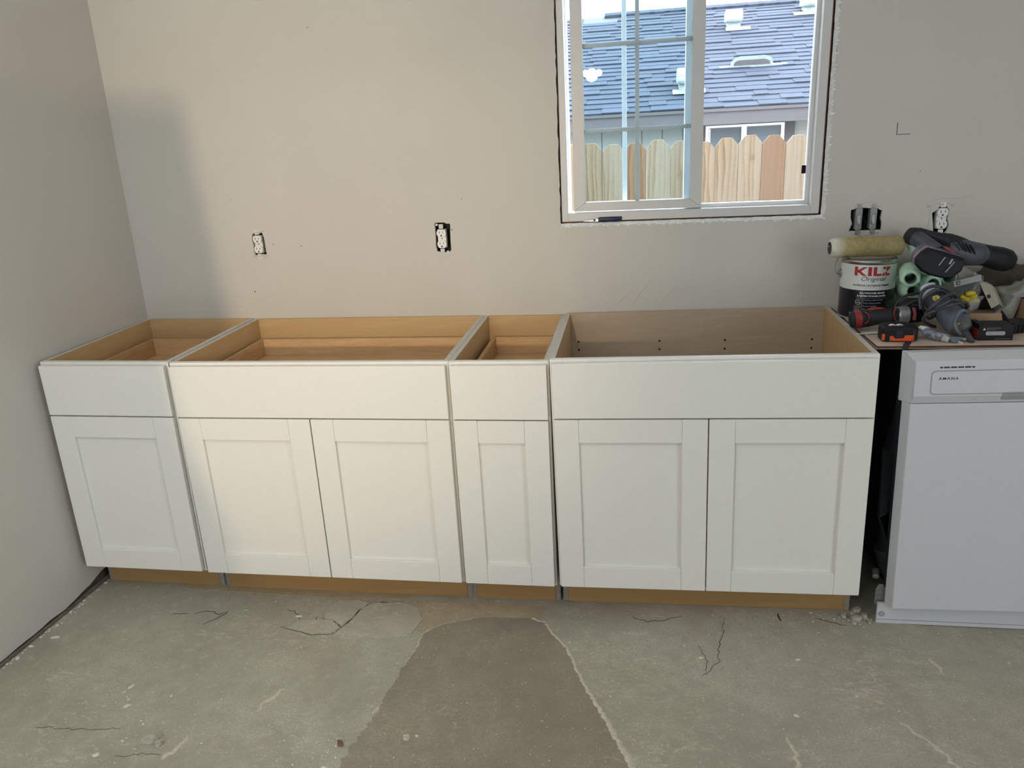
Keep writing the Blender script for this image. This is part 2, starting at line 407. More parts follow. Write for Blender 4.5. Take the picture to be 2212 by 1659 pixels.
def concrete(name, base, dark, light, speck=1.0, tint=None):
    m, nt, b = new_mat(name); v = coords(nt)
    f = noise_n(nt, v, 2.2, 6, 0.62, 0.4); g = noise_n(nt, v, 17, 6, 0.65, 0.3); h = noise_n(nt, v, 180, 3, 0.6)
    c = ramp(nt, f, [(0.30, dark), (0.52, base), (0.72, light)])
    if tint: c = mixc(nt, ramp(nt, noise_n(nt, v, 1.1, 3, 0.5), [(0.42, (0, 0, 0)), (0.62, (0.55,) * 3)]), c, tint)
    c = mixc(nt, ramp(nt, g, [(0.36, (0.4,) * 3), (0.5, (0, 0, 0))]), c, dark)
    c = mixc(nt, ramp(nt, g, [(0.56, (0, 0, 0)), (0.72, (0.55,) * 3)]), c, light)
    c = mixc(nt, ramp(nt, h, [(0.36, (0.6,) * 3), (0.54, (0, 0, 0))]), c, dark)
    # directional pale trowel scuffs
    sc = noise_n(nt, coords(nt, (4, 8, 1), rot=(0, 0, 0.7)), 5, 6, 0.7, 1.5)
    sc2 = noise_n(nt, v, 3.2, 3)
    k = node(nt, 'ShaderNodeMath', operation='MULTIPLY'); nt.links.new(ramp(nt, sc, [(0.54, (0, 0, 0)), (0.68, (0.8,) * 3)]), k.inputs[0]); nt.links.new(ramp(nt, sc2, [(0.46, (0, 0, 0)), (0.62, (0.6,) * 3)]), k.inputs[1])
    c = mixc(nt, k.outputs[0], c, [min(1, x * 1.35) for x in light])
    # paint specks of a few sizes
    for sc_, r0, dens, off in ((22, 0.10, 0.80, 0), (60, 0.16, 0.72, 3), (120, 0.22, 0.70, 7)):
        vo = node(nt, 'ShaderNodeTexVoronoi', feature='F1'); vo.inputs['Scale'].default_value = sc_
        mp = node(nt, 'ShaderNodeMapping'); mp.inputs['Location'].default_value = (off, off * 2, 0); nt.links.new(v, mp.inputs['Vector'])
        nt.links.new(mp.outputs[0], vo.inputs['Vector'])
        sep = node(nt, 'ShaderNodeSeparateColor'); nt.links.new(vo.outputs['Color'], sep.inputs[0])
        on = node(nt, 'ShaderNodeMath', operation='GREATER_THAN'); nt.links.new(sep.outputs[0], on.inputs[0]); on.inputs[1].default_value = dens + (1 - dens) * (1 - speck)
        sz = node(nt, 'ShaderNodeMath', operation='MULTIPLY'); nt.links.new(sep.outputs[1], sz.inputs[0]); sz.inputs[1].default_value = r0
        lt = node(nt, 'ShaderNodeMath', operation='LESS_THAN'); nt.links.new(vo.outputs['Distance'], lt.inputs[0]); nt.links.new(sz.outputs[0], lt.inputs[1])
        an = node(nt, 'ShaderNodeMath', operation='MULTIPLY'); nt.links.new(on.outputs[0], an.inputs[0]); nt.links.new(lt.outputs[0], an.inputs[1])
        an2 = node(nt, 'ShaderNodeMath', operation='MULTIPLY'); nt.links.new(an.outputs[0], an2.inputs[0]); an2.inputs[1].default_value = 0.8
        c = mixc(nt, an2.outputs[0], c, (0.60, 0.57, 0.50))
    nt.links.new(c, b.inputs['Base Color']); b.inputs['Roughness'].default_value = 0.82
    b.inputs['Specular IOR Level'].default_value = 0.3
    a = node(nt, 'ShaderNodeMath', operation='ADD'); nt.links.new(g, a.inputs[0]); nt.links.new(h, a.inputs[1])
    bump(nt, b, a.outputs[0], 0.45, 0.0025); return m
m_floor = concrete('bare_concrete', (0.40, 0.37, 0.295), (0.30, 0.275, 0.215), (0.52, 0.485, 0.395), 1.0, (0.36, 0.35, 0.285))
m_patch = concrete('darker_concrete_patch', (0.275, 0.243, 0.185), (0.22, 0.192, 0.145), (0.345, 0.31, 0.24), 1.0)
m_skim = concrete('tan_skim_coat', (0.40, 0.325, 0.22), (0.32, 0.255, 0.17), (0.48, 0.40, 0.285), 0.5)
m_slab = concrete('grey_slab_plate', (0.44, 0.41, 0.335), (0.34, 0.315, 0.25), (0.54, 0.505, 0.42), 0.8)

# ------------------------------------------------------------------ the room
XR, YR, ZC = 5.4, -11.0, 2.44
def structure(o): o['kind'] = 'structure'; return o

def lerp(x, P):
    if x <= P[0][0]: return P[0][1]
    for (a, fa), (b, fb) in zip(P, P[1:]):
        if x <= b: return fa + (fb - fa) * (x - a) / (b - a)
    return P[-1][1]
HX = [(-0.30, .0036), (-0.23, .0036), (0.228, -.0002), (0.242, -.0021), (1.155, -.0032), (1.42, -.0046), (1.52, .0030), (2.384, .0116), (2.46, .004), (2.60, 0.0)]
def floor_h(x, y):
    k = max(0.0, min(1.0, (y + 1.0) / 0.42)); k = k * k * (3 - 2 * k)
    return (lerp(x, HX) - .0006) * k + (0.0012 * noise.noise(Vector((x * 5, y * 5, 0))) * (1 - k))
# floor: finer grid in view, coarse behind
xs = [-0.45 + 0.03 * i for i in range(118)] + [3.4, 4.2, 5.4]; ys = [0.15, 0.0] + [-0.03 * i for i in range(1, 52)] + [-2.2, -3.2, -5, -8.2, -11.0]
fm = MB()
V = [(x, y, floor_h(x, y)) for y in ys for x in xs]; nx = len(xs)
fm.add(V, [(j * nx + i, j * nx + i + 1, (j + 1) * nx + i + 1, (j + 1) * nx + i) for j in range(len(ys) - 1) for i in range(nx - 1)])
floor = structure(fm.build('floor', m_floor, smooth=60)); floor['label'] = 'bare patchy concrete floor'

def floor_sheet(name, poly, mat, lift=0.0012, edge=0.0, parent=floor, grid=0.05, kind=None):
    """a thin layer lying on the slab that follows it"""
    th = lift + 0.001
    xs_ = [p[0] for p in poly]; ys_ = [p[1] for p in poly]
    vs = [Vector(p) for p in poly]; es = [(i, (i + 1) % len(poly)) for i in range(len(poly))]
    def ins(p):
        c = False; n = len(poly)
        for i in range(n):
            a, b = poly[i], poly[i - 1]
            if (a[1] > p[1]) != (b[1] > p[1]) and p[0] < (b[0] - a[0]) * (p[1] - a[1]) / (b[1] - a[1]) + a[0]: c = not c
        return c
    gx = min(xs_)
    while gx < max(xs_):
        gy = min(ys_)
        while gy < max(ys_):
            if ins((gx, gy)): vs.append(Vector((gx, gy)))
            gy += grid
        gx += grid
    r = mgeo.delaunay_2d_cdt(vs, es, [], 2, 1e-6)
    V2, F2 = r[0], [list(f) for f in r[2]]
    F2 = [f for f in F2 if ins(sum((V2[i] for i in f), Vector((0, 0))) / len(f))]
    n = len(V2); mb = MB()
    mb.add([(p.x, p.y, floor_h(p.x, p.y) + lift) for p in V2] + [(p.x, p.y, floor_h(p.x, p.y) - 0.003) for p in V2], [])
    cnt = set()
    for f in F2:
        mb.f.append(f); mb.mi.append(0)
        for a, b in zip(f, f[1:] + f[:1]): cnt.add((a, b))
    for a, b in cnt:
        if (b, a) not in cnt: mb.f.append([b, a, a + n, b + n]); mb.mi.append(0)
    o = mb.build(name, mat, parent, smooth=30)
    if kind: o['kind'] = kind
    return o

left_edge = [(1.036, -0.73), (1.038, -0.784), (1.026, -0.875), (1.014, -0.98), (0.995, -1.131), (0.973, -1.218), (0.955, -1.36)]
arc = [(1.036, -0.73), (1.094, -0.673), (1.18, -0.638), (1.255, -0.622), (1.317, -0.623), (1.379, -0.62)]
right_edge = [(1.419, -0.637), (1.464, -0.714), (1.505, -0.768), (1.532, -0.842), (1.568, -0.93), (1.609, -1.011), (1.65, -1.095), (1.681, -1.165), (1.705, -1.222), (1.75, -1.36)]
def jag(P, amp, step):
    out = []
    for a, b in zip(P, P[1:]):
        L = math.hypot(b[0] - a[0], b[1] - a[1]); n = max(1, int(L / step))
        for k in range(n):
            t = k / n; out.append((a[0] + (b[0] - a[0]) * t + random.uniform(-amp, amp), a[1] + (b[1] - a[1]) * t + random.uniform(-amp, amp)))
    return out + [P[-1]]
patch_poly = jag(arc, 0.002, 0.015) + jag(right_edge, 0.004, 0.012) + jag([(1.75, -1.36), (0.955, -1.36)], 0, 0.1)[1:] + jag(left_edge[::-1], 0.008, 0.012)[1:-1]
floor_sheet('concrete_patch', patch_poly, m_patch, 0.0014, grid=0.03)
# tan skim between the patch and the toe kicks
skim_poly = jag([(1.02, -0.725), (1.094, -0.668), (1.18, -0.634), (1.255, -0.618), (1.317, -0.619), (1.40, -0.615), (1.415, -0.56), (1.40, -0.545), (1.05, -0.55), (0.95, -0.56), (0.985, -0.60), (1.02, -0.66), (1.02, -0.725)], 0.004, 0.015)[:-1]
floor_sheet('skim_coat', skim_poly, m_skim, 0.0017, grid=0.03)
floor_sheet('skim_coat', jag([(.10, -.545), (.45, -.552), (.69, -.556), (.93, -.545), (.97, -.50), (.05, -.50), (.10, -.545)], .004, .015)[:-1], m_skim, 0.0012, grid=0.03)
# raised crust along the right edge of the patch
def ribbon(name, path, wfun, h, mat, parent=floor, jitter=0.0):
    mb = MB(); k = len(path); rows = []
    for i, p in enumerate(path):
        a, b = path[max(0, i - 1)], path[min(k - 1, i + 1)]
        t = Vector((b[0] - a[0], b[1] - a[1])).normalized(); n = Vector((-t.y, t.x)); wd = wfun(i / (k - 1))
        row = []
        for s, z in ((-1, -0.0005), (-0.5, h * 0.75), (0, h), (0.5, h * 0.75), (1, -0.0005)):
            q = Vector(p) + n * wd * s * random.uniform(1 - jitter, 1 + jitter)
            row.append((q.x, q.y, floor_h(q.x, q.y) + z * random.uniform(1 - jitter, 1 + jitter) + 0.0004))
        rows.append(row)
    mb.add([p for r in rows for p in r], [(i * 5 + j, i * 5 + j + 1, (i + 1) * 5 + j + 1, (i + 1) * 5 + j) for i in range(k - 1) for j in range(4)])
    return mb.build(name, mat, parent, smooth=50, weld=False)
ribbon('crusty_ridge', jag([(1.379, -0.62)] + right_edge, 0.003, 0.008), lambda t: 0.0035 + 0.008 * t, 0.0035, m_ridge, jitter=0.35)
ribbon('crusty_edge', jag(arc[:3][::-1] + left_edge[1:3], 0.003, 0.008), lambda t: 0.003, 0.0012, m_ridge, jitter=0.5)
# broken plates of the topping left of the patch and the cracks between them
plates = [[(0.695, -0.574), (0.754, -0.566), (0.806, -0.579), (0.783, -0.625), (0.775, -0.67), (0.757, -0.718), (0.717, -0.686), (0.682, -0.68), (0.672, -0.64)],
          [(0.812, -0.580), (0.889, -0.570), (0.955, -0.575), (0.985, -0.60), (1.015, -0.66), (1.00, -0.74), (0.90, -0.765), (0.744, -0.762), (0.764, -0.722), (0.781, -0.67), (0.789, -0.625)],
          [(0.678, -0.685), (0.715, -0.691), (0.753, -0.724), (0.735, -0.757), (0.67, -0.765), (0.58, -0.74), (0.60, -0.70)]]
for p in plates: floor_sheet('broken_plate', jag(p + [p[0]], 0.0012, 0.012)[:-1], m_slab, random.uniform(0.003, 0.0045))
def crack(P, wd): return ribbon('crack', jag(P, 0.004, 0.012), lambda t: wd * (0.35 + 0.65 * math.sin(PI * min(1, max(0, t)))), 0.0007, m_crack, jitter=0.3)
for P, wd in [([(0.809, -0.579), (0.783, -0.625), (0.775, -0.67), (0.759, -0.722), (0.737, -0.761)], 0.0030),
              ([(0.668, -0.672), (0.682, -0.683), (0.717, -0.688), (0.759, -0.722)], 0.0020), ([(0.668, -0.767), (0.661, -0.70), (0.650, -0.665)], 0.0016),
              ([(0.737, -0.761), (0.668, -0.767), (0.58, -0.742), (0.55, -0.735)], 0.0014), ([(0.806, -0.577), (0.889, -0.568), (0.92, -0.563)], 0.0024),
              ([(1.995, -0.579), (1.978, -0.683), (1.962, -0.73), (1.957, -0.795), (1.901, -0.871)], 0.0010), ([(1.90, -0.73), (1.925, -0.80), (1.915, -0.86)], 0.0008),
              ([(0.215, -0.69), (0.25, -0.665), (0.30, -0.68), (0.33, -0.668), (0.30, -0.715), (0.275, -0.745)], 0.0018), ([(0.19, -0.69), (0.14, -0.70)], 0.0012),
              ([(1.70, -0.595), (1.75, -0.62), (1.80, -0.61), (1.86, -0.585)], 0.0014), ([(2.165, -0.55), (2.168, -0.592)], 0.0035),
              ([(2.27, -0.565), (2.32, -0.59), (2.36, -0.60)], 0.0018), ([(0.53, -0.64), (0.56, -0.645), (0.60, -0.69)], 0.0014),
              ([(0.35, -1.32), (0.42, -1.30), (0.47, -1.30)], 0.0006), ([(0.05, -1.24), (0.2, -1.235), (0.3, -1.22)], 0.0006)]:
    crack(P, wd)
# pale scuffed streaks of old thinset
for P, wd in [([(0.69, -1.02), (0.665, -1.08), (0.655, -1.12)], 0.006), ([(0.48, -1.32), (0.50, -1.27), (0.51, -1.23)], 0.008), ([(1.05, -1.00), (1.02, -1.05), (0.99, -1.10)], 0.005),
              ([(2.40, -1.0), (2.47, -1.1), (2.50, -1.2)], 0.006), ([(2.56, -0.72), (2.575, -0.80)], 0.005), ([(2.10, -1.08), (2.11, -1.16), (2.10, -1.22)], 0.006)]:
    ribbon('thinset_streak', jag(P, 0.006, 0.012), lambda t, w_=wd: w_ * math.sin(PI * (0.1 + 0.8 * t)), 0.0006, m_ridge, jitter=0.6)

# back wall with the window opening and the cut-outs for the boxes
WX0, WX1, WZ0, WZ1 = 1.4515, 2.332, 1.200, 2.115
win_hole = ragged(rect(WX0, WX1 + .011, WZ0 - .010, WZ1), 0.0016, 0.014)
hole1 = [(.278, 1.12), (.305, 1.121), (.327, 1.122), (.326, 1.146), (.326, 1.185), (.321, 1.204), (.305, 1.206), (.281, 1.202), (.276, 1.179), (.278, 1.155)]
hole2 = [(.994, 1.115), (1.012, 1.112), (1.035, 1.11), (1.046, 1.116), (1.048, 1.12), (1.048, 1.148), (1.049, 1.18), (1.051, 1.209), (1.048, 1.215), (1.038, 1.214), (1.029, 1.219), (.999, 1.219), (.992, 1.216), (.993, 1.181), (.991, 1.134)]
hole3 = [(2.424, 1.142), (2.47, 1.143), (2.516, 1.144), (2.528, 1.143), (2.528, 1.167), (2.523, 1.181), (2.525, 1.201), (2.526, 1.208), (2.52, 1.209), (2.51, 1.216), (2.464, 1.218), (2.441, 1.217), (2.426, 1.212), (2.427, 1.187), (2.433, 1.167)]
hole4 = [(2.692, 1.128), (2.728, 1.127), (2.734, 1.135), (2.737, 1.154), (2.731, 1.174), (2.733, 1.202), (2.723, 1.216), (2.701, 1.214), (2.698, 1.205), (2.681, 1.194), (2.688, 1.152)]
YW = 0.006
wb = plate([rect(-0.5, XR, -0.05, ZC + 0.02), win_hole, hole1, hole2, hole3, hole4], 0.0127, (0, YW, 0), (1, 0, 0), (0, 0, 1), (0, 1, 0))
wall_back = structure(wb.build('wall_back', [m_wall, m_gyp], pick=lambda n, c: 0 if abs(n.y) > 0.5 else 1))
wall_back['label'] = 'primed drywall back wall with window opening and box cut-outs'
sh = plate([rect(-0.5, XR, -0.5, ZC + 0.3), rect(1.4575, 2.3255, 1.2048, 2.1095)], 0.05, (0, 0.085, 0), (1, 0, 0), (0, 0, 1), (0, 1, 0))
structure(sh.build('wall_back_sheathing', m_stud, wall_back))
def struct_box(name, mat, *b):
    return structure(MB().box(*b).build(name, mat))
# left wall leans and splays slightly; its lower edge is ragged above the slab
def lw(y, z, t=0.0): return Vector((-0.232 + 0.035 * y + 0.012 * z - t, y, z))
ml = MB(); N = 90
yy = [YW + 0.012 - (abs(YR) + 0.02) * 0 - (i / N) ** 1.6 * 3.5 for i in range(N + 1)]
zlow = [0.010 + 0.012 * abs(noise.noise(Vector((y * 7, 3, 0)))) + random.uniform(0, 0.003) + (0.03 * math.exp(-((y + 0.50) / 0.10) ** 2)) for y in yy]
A = [lw(y, z) for y, z in zip(yy, zlow)] + [lw(y, ZC) for y in yy]
Bv = [p - Vector((0.0127, 0, 0)) for p in A]; n1 = N + 1
ml.add(A + Bv, [(i, i + 1, n1 + i + 1, n1 + i) for i in range(N)] + [(2 * n1 + i + 1, 2 * n1 + i, 3 * n1 + i, 3 * n1 + i + 1) for i in range(N)] + [(i + 1, i, 2 * n1 + i, 2 * n1 + i + 1) for i in range(N)])
wall_left = structure(ml.build('wall_left', m_wall)); wall_left['label'] = 'primed drywall left wall with ragged bottom edge'
mb = MB().prism([(0.0, 0.0), (-3.6, -0.126), (-3.6, -0.28), (0.0, -0.20)], (-0.246, 0.02, -0.01), (0, 1, 0), (1, 0, 0), (0, 0, ZC + .08))
structure(mb.build('wall_left_framing', M('dusty_dark_framing', (.11, .095, .075), .9, var=.3), wall_left))
# wooden tack strip left at the foot of the left wall
ts = MB().prism([(-0.42, 0.006), (-0.42, 0.016), (-1.45, 0.016), (-1.45, 0.004)], lw(0, 0) - Vector((0.004, 0, 0)), (0.035, 1, 0), (1, 0, 0), (0, 0, 0.0085))
structure(ts.build('trim_1', M('dusty_tack_strip', (.13, .115, .09), .9, var=.3, scale=40))); 
dust = MB()
for i in range(70):
    y = random.uniform(-1.3, -0.42); p = lw(y, 0); r = random.uniform(0.002, 0.007)
    c = Vector((p.x + 0.014 + abs(random.gauss(0, 0.010)), y, floor_h(p.x, y) + .0006))
    dust.add([c + Vector((r, 0, 0)), c + Vector((0, r * 1.3, 0)), c + Vector((-r, 0, 0)), c + Vector((0, -r, 0)), c + Vector((0, 0, r * 0.5))], [(0, 1, 4), (1, 2, 4), (2, 3, 4), (3, 0, 4)])
tag(dust.build('plaster_crumbs', m_flake), 'pale plaster crumbs along the foot of the left wall', 'debris', kind='stuff')
struct_box('ceiling', m_ceiling, -0.7, XR + 0.1, YR, 0.2, ZC, ZC + 0.1)
struct_box('wall_right', m_wall, XR, XR + 0.1, YR, 0.2, -0.05, ZC)
struct_box('wall_rear', M('dim_rear_wall', (.12, .115, .10), .9), -0.7, XR + 0.1, YR - 0.1, YR, -0.05, ZC)
struct_box('wall_left_rear', m_wall, -0.7, -0.34, YR, -3.2, -0.05, ZC)
# unseen blocker added behind the camera, outline cut to shape the lamp's shadow
pt = MB().prism([(-0.40, 0), (0.755, 0), (0.755, 1.10), (0.70, 1.30), (0.66, 1.90), (-0.40, 1.965)], (0, -3.72, 0), (1, 0, 0), (0, 0, 1), (0, 0.12, 0))
structure(pt.build('shadow_blocker', m_wall))
# the warm ceiling lamp of the room behind, seen reflected in the window glass
m_globe, nt_, b_ = new_mat('lit_glass_globe'); b_.inputs['Emission Color'].default_value = (1, 0.88, 0.68, 1); b_.inputs['Emission Strength'].default_value = 16
lamp = thing('ceiling_lamp', 'warm ceiling lamp with white globes and wooden arms, mirrored in the window pane', 'lamp', (1.2, -7.0, 2.25))
MB().loft([(1.2, -7, 2.40), (1.2, -7, 2.22)], [0.05, 0.08], 16).build('canopy', m_shim, lamp, smooth=40)
for dx, dy in ((0.085, 0.02), (-0.07, 0.07), (-0.03, -0.09)):
    g = MB(); c = Vector((1.2 + dx, -7 + dy, 2.12))
    g.lathe([(0.002, -0.040)] + [(0.040 * math.cos(a), 0.040 * math.sin(a)) for a in np.linspace(-1.3, 1.3, 9)] + [(0.002, 0.040)], c, n=16)
    MB().loft([(1.2, -7, 2.23), c + Vector((0, 0, 0.08))], [0.015, 0.02], 8).build('arm', m_shim, lamp)
    g.build('globe', m_globe, lamp, smooth=60)

# marks on the wall
MB().box(2.5455, 2.5475, YW - 0.0004, YW + 0.001, 1.447, 1.484).box(2.5475, 2.588, YW - 0.0004, YW + 0.001, 1.4465, 1.4482).build('pencil_mark', m_pencil, wall_back)
for x, z, r in [(1.056, 1.192, .0022), (.36, 1.16, .002), (.47, 1.15, .002), (1.1, 1.30, .0015), (.22, 1.33, .0016), (2.63, 1.33, .0015), (.255, 0.98, .0025), (1.02, 1.196, .001), (2.39, 1.06, .0018)]:
    MB().lathe([(0.0001, -0.0005), (r, -0.0005), (r, 0.001)], (x, YW, z), (0, 1, 0), 8).build('nail_hole', m_slot, wall_back)
for P in [[(-0.205, 1.21), (-0.212, 1.17), (-0.205, 1.135)], [(-0.20, 1.65), (-0.201, 1.63)], [(1.60, .905), (1.63, .925)], [(1.70, .90), (1.74, .955), (1.77, .985)], [(1.80, .905), (1.86, .965)], [(1.65, .91), (1.70, .95)], [(2.44, 1.232), (2.47, 1.236), (2.51, 1.236)], [(2.68, 1.236), (2.71, 1.242), (2.76, 1.24), (2.80, 1.245)], [(1.47, 1.18), (1.475, 1.16)], [(1.61, 1.19), (1.615, 1.17)], [(2.675, 1.205), (2.672, 1.13)]]:
    m_ = MB(); pts = [Vector((x, YW - 0.0003, z)) for x, z in P]
    m_.loft(pts, [0.0012] * len(pts), 6, up=(0, 1, 0)); m_.build('plaster_scar', m_wall, wall_back)

# ------------------------------------------------------------------ window
win = structure(thing('window_1', None, None, (1.89, 0.05, 1.2)))
win['label'] = 'white vinyl slider window with a grid in its left sash'
def frame_rect(mb, x0, x1, z0, z1, wl, wr, wb_, wt, y0, y1):
    mb.box(x0, x0 + wl, y0, y1, z0, z1); mb.box(x1 - wr, x1, y0, y1, z0, z1)
    mb.box(x0 + wl, x1 - wr, y0, y1, z0, z0 + wb_); mb.box(x0 + wl, x1 - wr, y0, y1, z1 - wt, z1)
for nm, b in [('frame_jamb', (1.4565, 1.4785, 0.020, 0.11, 1.204, 2.11)), ('frame_jamb', (2.299, 2.3265, 0.020, 0.11, 1.204, 2.11)), ('frame_sill', (1.4785, 2.299, 0.020, 0.11, 1.204, 1.2335)), ('frame_head', (1.4785, 2.299, 0.020, 0.11, 2.085, 2.11))]:
    MB().box(*b).build(nm, m_vinyl, win, bevel=0.0015)
# fixed lite, right: bead, glass; its stile behind the sash
fx = MB(); frame_rect(fx, 1.880, 2.299, 1.2335, 2.085, 0.032, 0.012, 0.012, 0.012, 0.066, 0.092)
fx.build('fixed_lite_bead', m_vinyl_bright, win, bevel=0.001)
MB().box(1.912, 2.287, 0.082, 0.085, 1.2455, 2.073).build('fixed_pane', m_glass_r, win)
MB().box(2.274, 2.2945, 0.078, 0.080, 1.333, 1.360).build('black_pane_sticker', m_black, win)
# sliding sash, left, open a finger's width
SX0, SX1, SZ0, SZ1 = 1.5005, 1.9395, 1.2375, 2.08
GX0, GX1, GZ0, GZ1 = 1.5405, 1.8995, 1.2685, 2.045
def quad_prism(P, y0, y1, nm, bev=0.0012):
    return MB().prism(P, (0, y0, 0), (1, 0, 0), (0, 0, 1), (0, y1 - y0, 0)).build(nm, m_vinyl, win, bevel=bev)
quad_prism([(SX0, SZ0), (GX0, GZ0), (GX0, GZ1), (SX0, SZ1)], 0.026, 0.058, 'sash_stile')
quad_prism([(SX1, SZ0), (SX1, SZ1), (GX1, GZ1), (GX1, GZ0)], 0.026, 0.058, 'sash_stile')
quad_prism([(SX0 + .0003, SZ0), (SX1 - .0003, SZ0), (GX1 - .0003, GZ0 - .0003), (GX0 + .0003, GZ0 - .0003)], 0.026, 0.058, 'sash_rail')
quad_prism([(SX0, SZ1), (GX0, GZ1), (GX1, GZ1), (SX1, SZ1)], 0.026, 0.058, 'sash_rail')
MB().box(GX0, GX1, 0.036, 0.039, GZ0, GZ1).build('sash_pane', m_glass_l, win)
MB().box(GX0, GX1, 0.052, 0.055, GZ0, GZ1).build('sash_pane', m_glass_l, win)
MB().box(1.7135, 1.7275, 0.0415, 0.049, GZ0, GZ1).build('vertical_muntin', m_vinyl, win, bevel=0.001)
for z in (1.507, 1.7785): MB().box(GX0, GX1, 0.0405, 0.050, z - 0.007, z + 0.007).build('horizontal_muntin', m_vinyl, win, bevel=0.001)
MB().box(1.669, 1.685, 0.088, 0.100, 1.2335, 2.085).build('screen_bar', m_vinyl_bright, win, bevel=0.001)
MB().box(1.4785, 1.4865, 0.075, 0.10, 1.2335, 2.085).build('track_fin', m_vinyl_bright, win)
# shims in the gap round the frame
structure(MB().box(2.3268, 2.3300, 0.022, 0.070, 1.21, 2.10).build('trim_2', m_shim))
structure(MB().box(1.46, 2.325, 0.024, 0.070, 1.2005, 1.2035).build('trim_3', m_shim))
# raw sloping drywall edge, right of and below the frame
def edge_strip(P_in, P_out):
    n = len(P_in); mb = MB()
    mb.add([Vector((a[0], YW + .010, a[1])) for a in P_in] + [Vector((b[0], YW - .0007, b[1])) for b in P_out] + [Vector((b[0], YW + .0125, b[1])) for b in P_out],
           [(i, i + 1, n + i + 1, n + i) for i in range(n - 1)] + [(n + i, n + i + 1, 2 * n + i + 1, 2 * n + i) for i in range(n - 1)])
    return mb.build('raw_drywall_edge', m_gyp, wall_back, weld=False)
rr_ = lambda: random.uniform(-.0016, .0016)
zz = [WZ0 - .004 + i * .016 for i in range(58)]
edge_strip([(WX1 + .0006 + rr_() * .4, z) for z in zz], [(WX1 + .0118 + rr_(), z) for z in zz])
xx = [WX0 - .002 + i * .016 for i in range(56)] + [WX1 + .010]
edge_strip([(x, WZ0 - .0006 + rr_() * .4) for x in xx], [(x, WZ0 - .0112 + rr_() - (.004 if random.random() < .12 else 0)) for x in xx])
# torn paper lip of the drywall round the opening
lip = MB()
for i, p in enumerate(ragged([(WX0 + 0.02, WZ0 - .010), (WX1 + 0.009, WZ0 - .010), (WX1 + .0105, WZ0 + 0.01), (WX1 + .0105, WZ1)], 0.001, 0.012)):
    if (p[0] > WX1 + .008 or p[1] < WZ0 - .008) and (i % 3 == 0 or random.random() < 0.4):
        c = Vector((p[0], YW - 0.001, p[1])); r = random.uniform(0.002, 0.006)
        lip.add([c + Vector((-r * 1.6, 0, 0.001)), c + Vector((r * 1.6, 0.0005, 0.001)), c + Vector((r * 0.6, -0.0012, -r)), c + Vector((-r * 0.5, -0.001, -r * 0.8))], [(0, 1, 2, 3)])
lip.build('torn_paper_lip', m_gyp, wall_back, kind='stuff')

# ------------------------------------------------------------------ outlets and switches
def outlet(name, label, cx, z_top, z_bot, tilt, hole, strap_mat, yface=-0.004):
    t = thing(name, label, 'outlet', (cx, YW, (z_top + z_bot) / 2), Euler((0, tilt, 0)).to_matrix())
    zc = (z_top - z_bot) / 2 * 0.985
    xs_ = [p[0] for p in hole]; zs_ = [p[1] for p in hole]
    b = MB(); x0, x1, z0, z1 = min(xs_) - .004, max(xs_) + .004, min(zs_) - .006, max(zs_) + .006
    b.box(x0, x1, 0.066, 0.068, z0, z1); b.box(x0 - .002, x0, 0.0205, 0.068, z0, z1); b.box(x1, x1 + .002, 0.0205, 0.068, z0, z1); b.box(x0, x1, 0.0205, 0.068, z0 - .002, z0); b.box(x0, x1, 0.0205, 0.068, z1, z1 + .002)
    b.build('electrical_box', m_boxdark, t)
    def bx(nm, m, *a, bev=0.0): return MB().box(*a).build(nm, m, t, local=True, bevel=bev)
    bx('device_body', m_socket, -.0155, .0155, 0.004, 0.03, -.033, .033, bev=.001)
    for s in (1, -1):
        f = MB(); z = s * zc
        pr = [(.0172 * math.cos(a), max(-.0138, min(.0138, .0172 * math.sin(a)))) for a in np.linspace(0, 2 * PI, 29)[:-1]]
        f.prism(pr, (0, yface, z), (1, 0, 0), (0, 0, 1), (0, 0.012, 0))
        face = f.build('receptacle_face', m_socket, t, local=True, bevel=.0008)
        sl = MB().box(-.0075, -.0055, yface - .0003, yface + .002, z - .001, z + .0075).box(.0055, .0075, yface - .0003, yface + .002, z - .0005, z + .007)
        sl.build('slots', m_slot, face, local=True)
        MB().prism([(.003 * math.cos(a), .003 * math.sin(a) if math.sin(a) > 0 else -.0026) for a in np.linspace(0, 2 * PI, 13)[:-1]], (0, yface - .0003, z - .0078), (1, 0, 0), (0, 0, 1), (0, .002, 0)).build('ground_hole', m_slot, face, local=True)
    for s in (1, -1):
        bx('strap_end', strap_mat, -.008, .008, -0.0005, .0012, *(sorted((s * .036, s * .052))), bev=.0004)
        MB().lathe([(.0001, -.002), (.003, -.0015), (.0035, 0), (.0035, .004)], (random.uniform(-.002, .002), 0, s * .0455), (0, 1, 0), 10).build('screw', m_screw, t, local=True)
    MB().lathe([(.0001, -.001), (.002, -.001), (.002, .003)], (0, 0.0035, 0), (0, 1, 0), 8).build('centre_screw', m_slot, t, local=True)
    return t
outlet('wall_outlet', 'uncovered white duplex outlet nearest the left corner, plaster blobs at top and bottom', 0.2985, 1.181, 1.142, 0.0, hole1, m_socket)
o2 = outlet('wall_outlet', 'uncovered white duplex outlet in a wide black box left of the window', 1.0155, 1.181, 1.141, 0.0, hole2, m_grey_metal)
for x, z in ((1.000, 1.2115), (1.035, 1.113)):
    MB().lathe([(.0018, -.001), (.0045, -.001), (.0045, .001), (.0018, .001)], (x, YW, z), (0, 1, 0), 12, close=True).build('mounting_ear', m_socket, o2)
outlet('wall_outlet', 'uncovered white duplex outlet behind the black saw, right of the two switches', 2.713, 1.195, 1.155, 0.0, hole4, m_socket)
bl = MB()
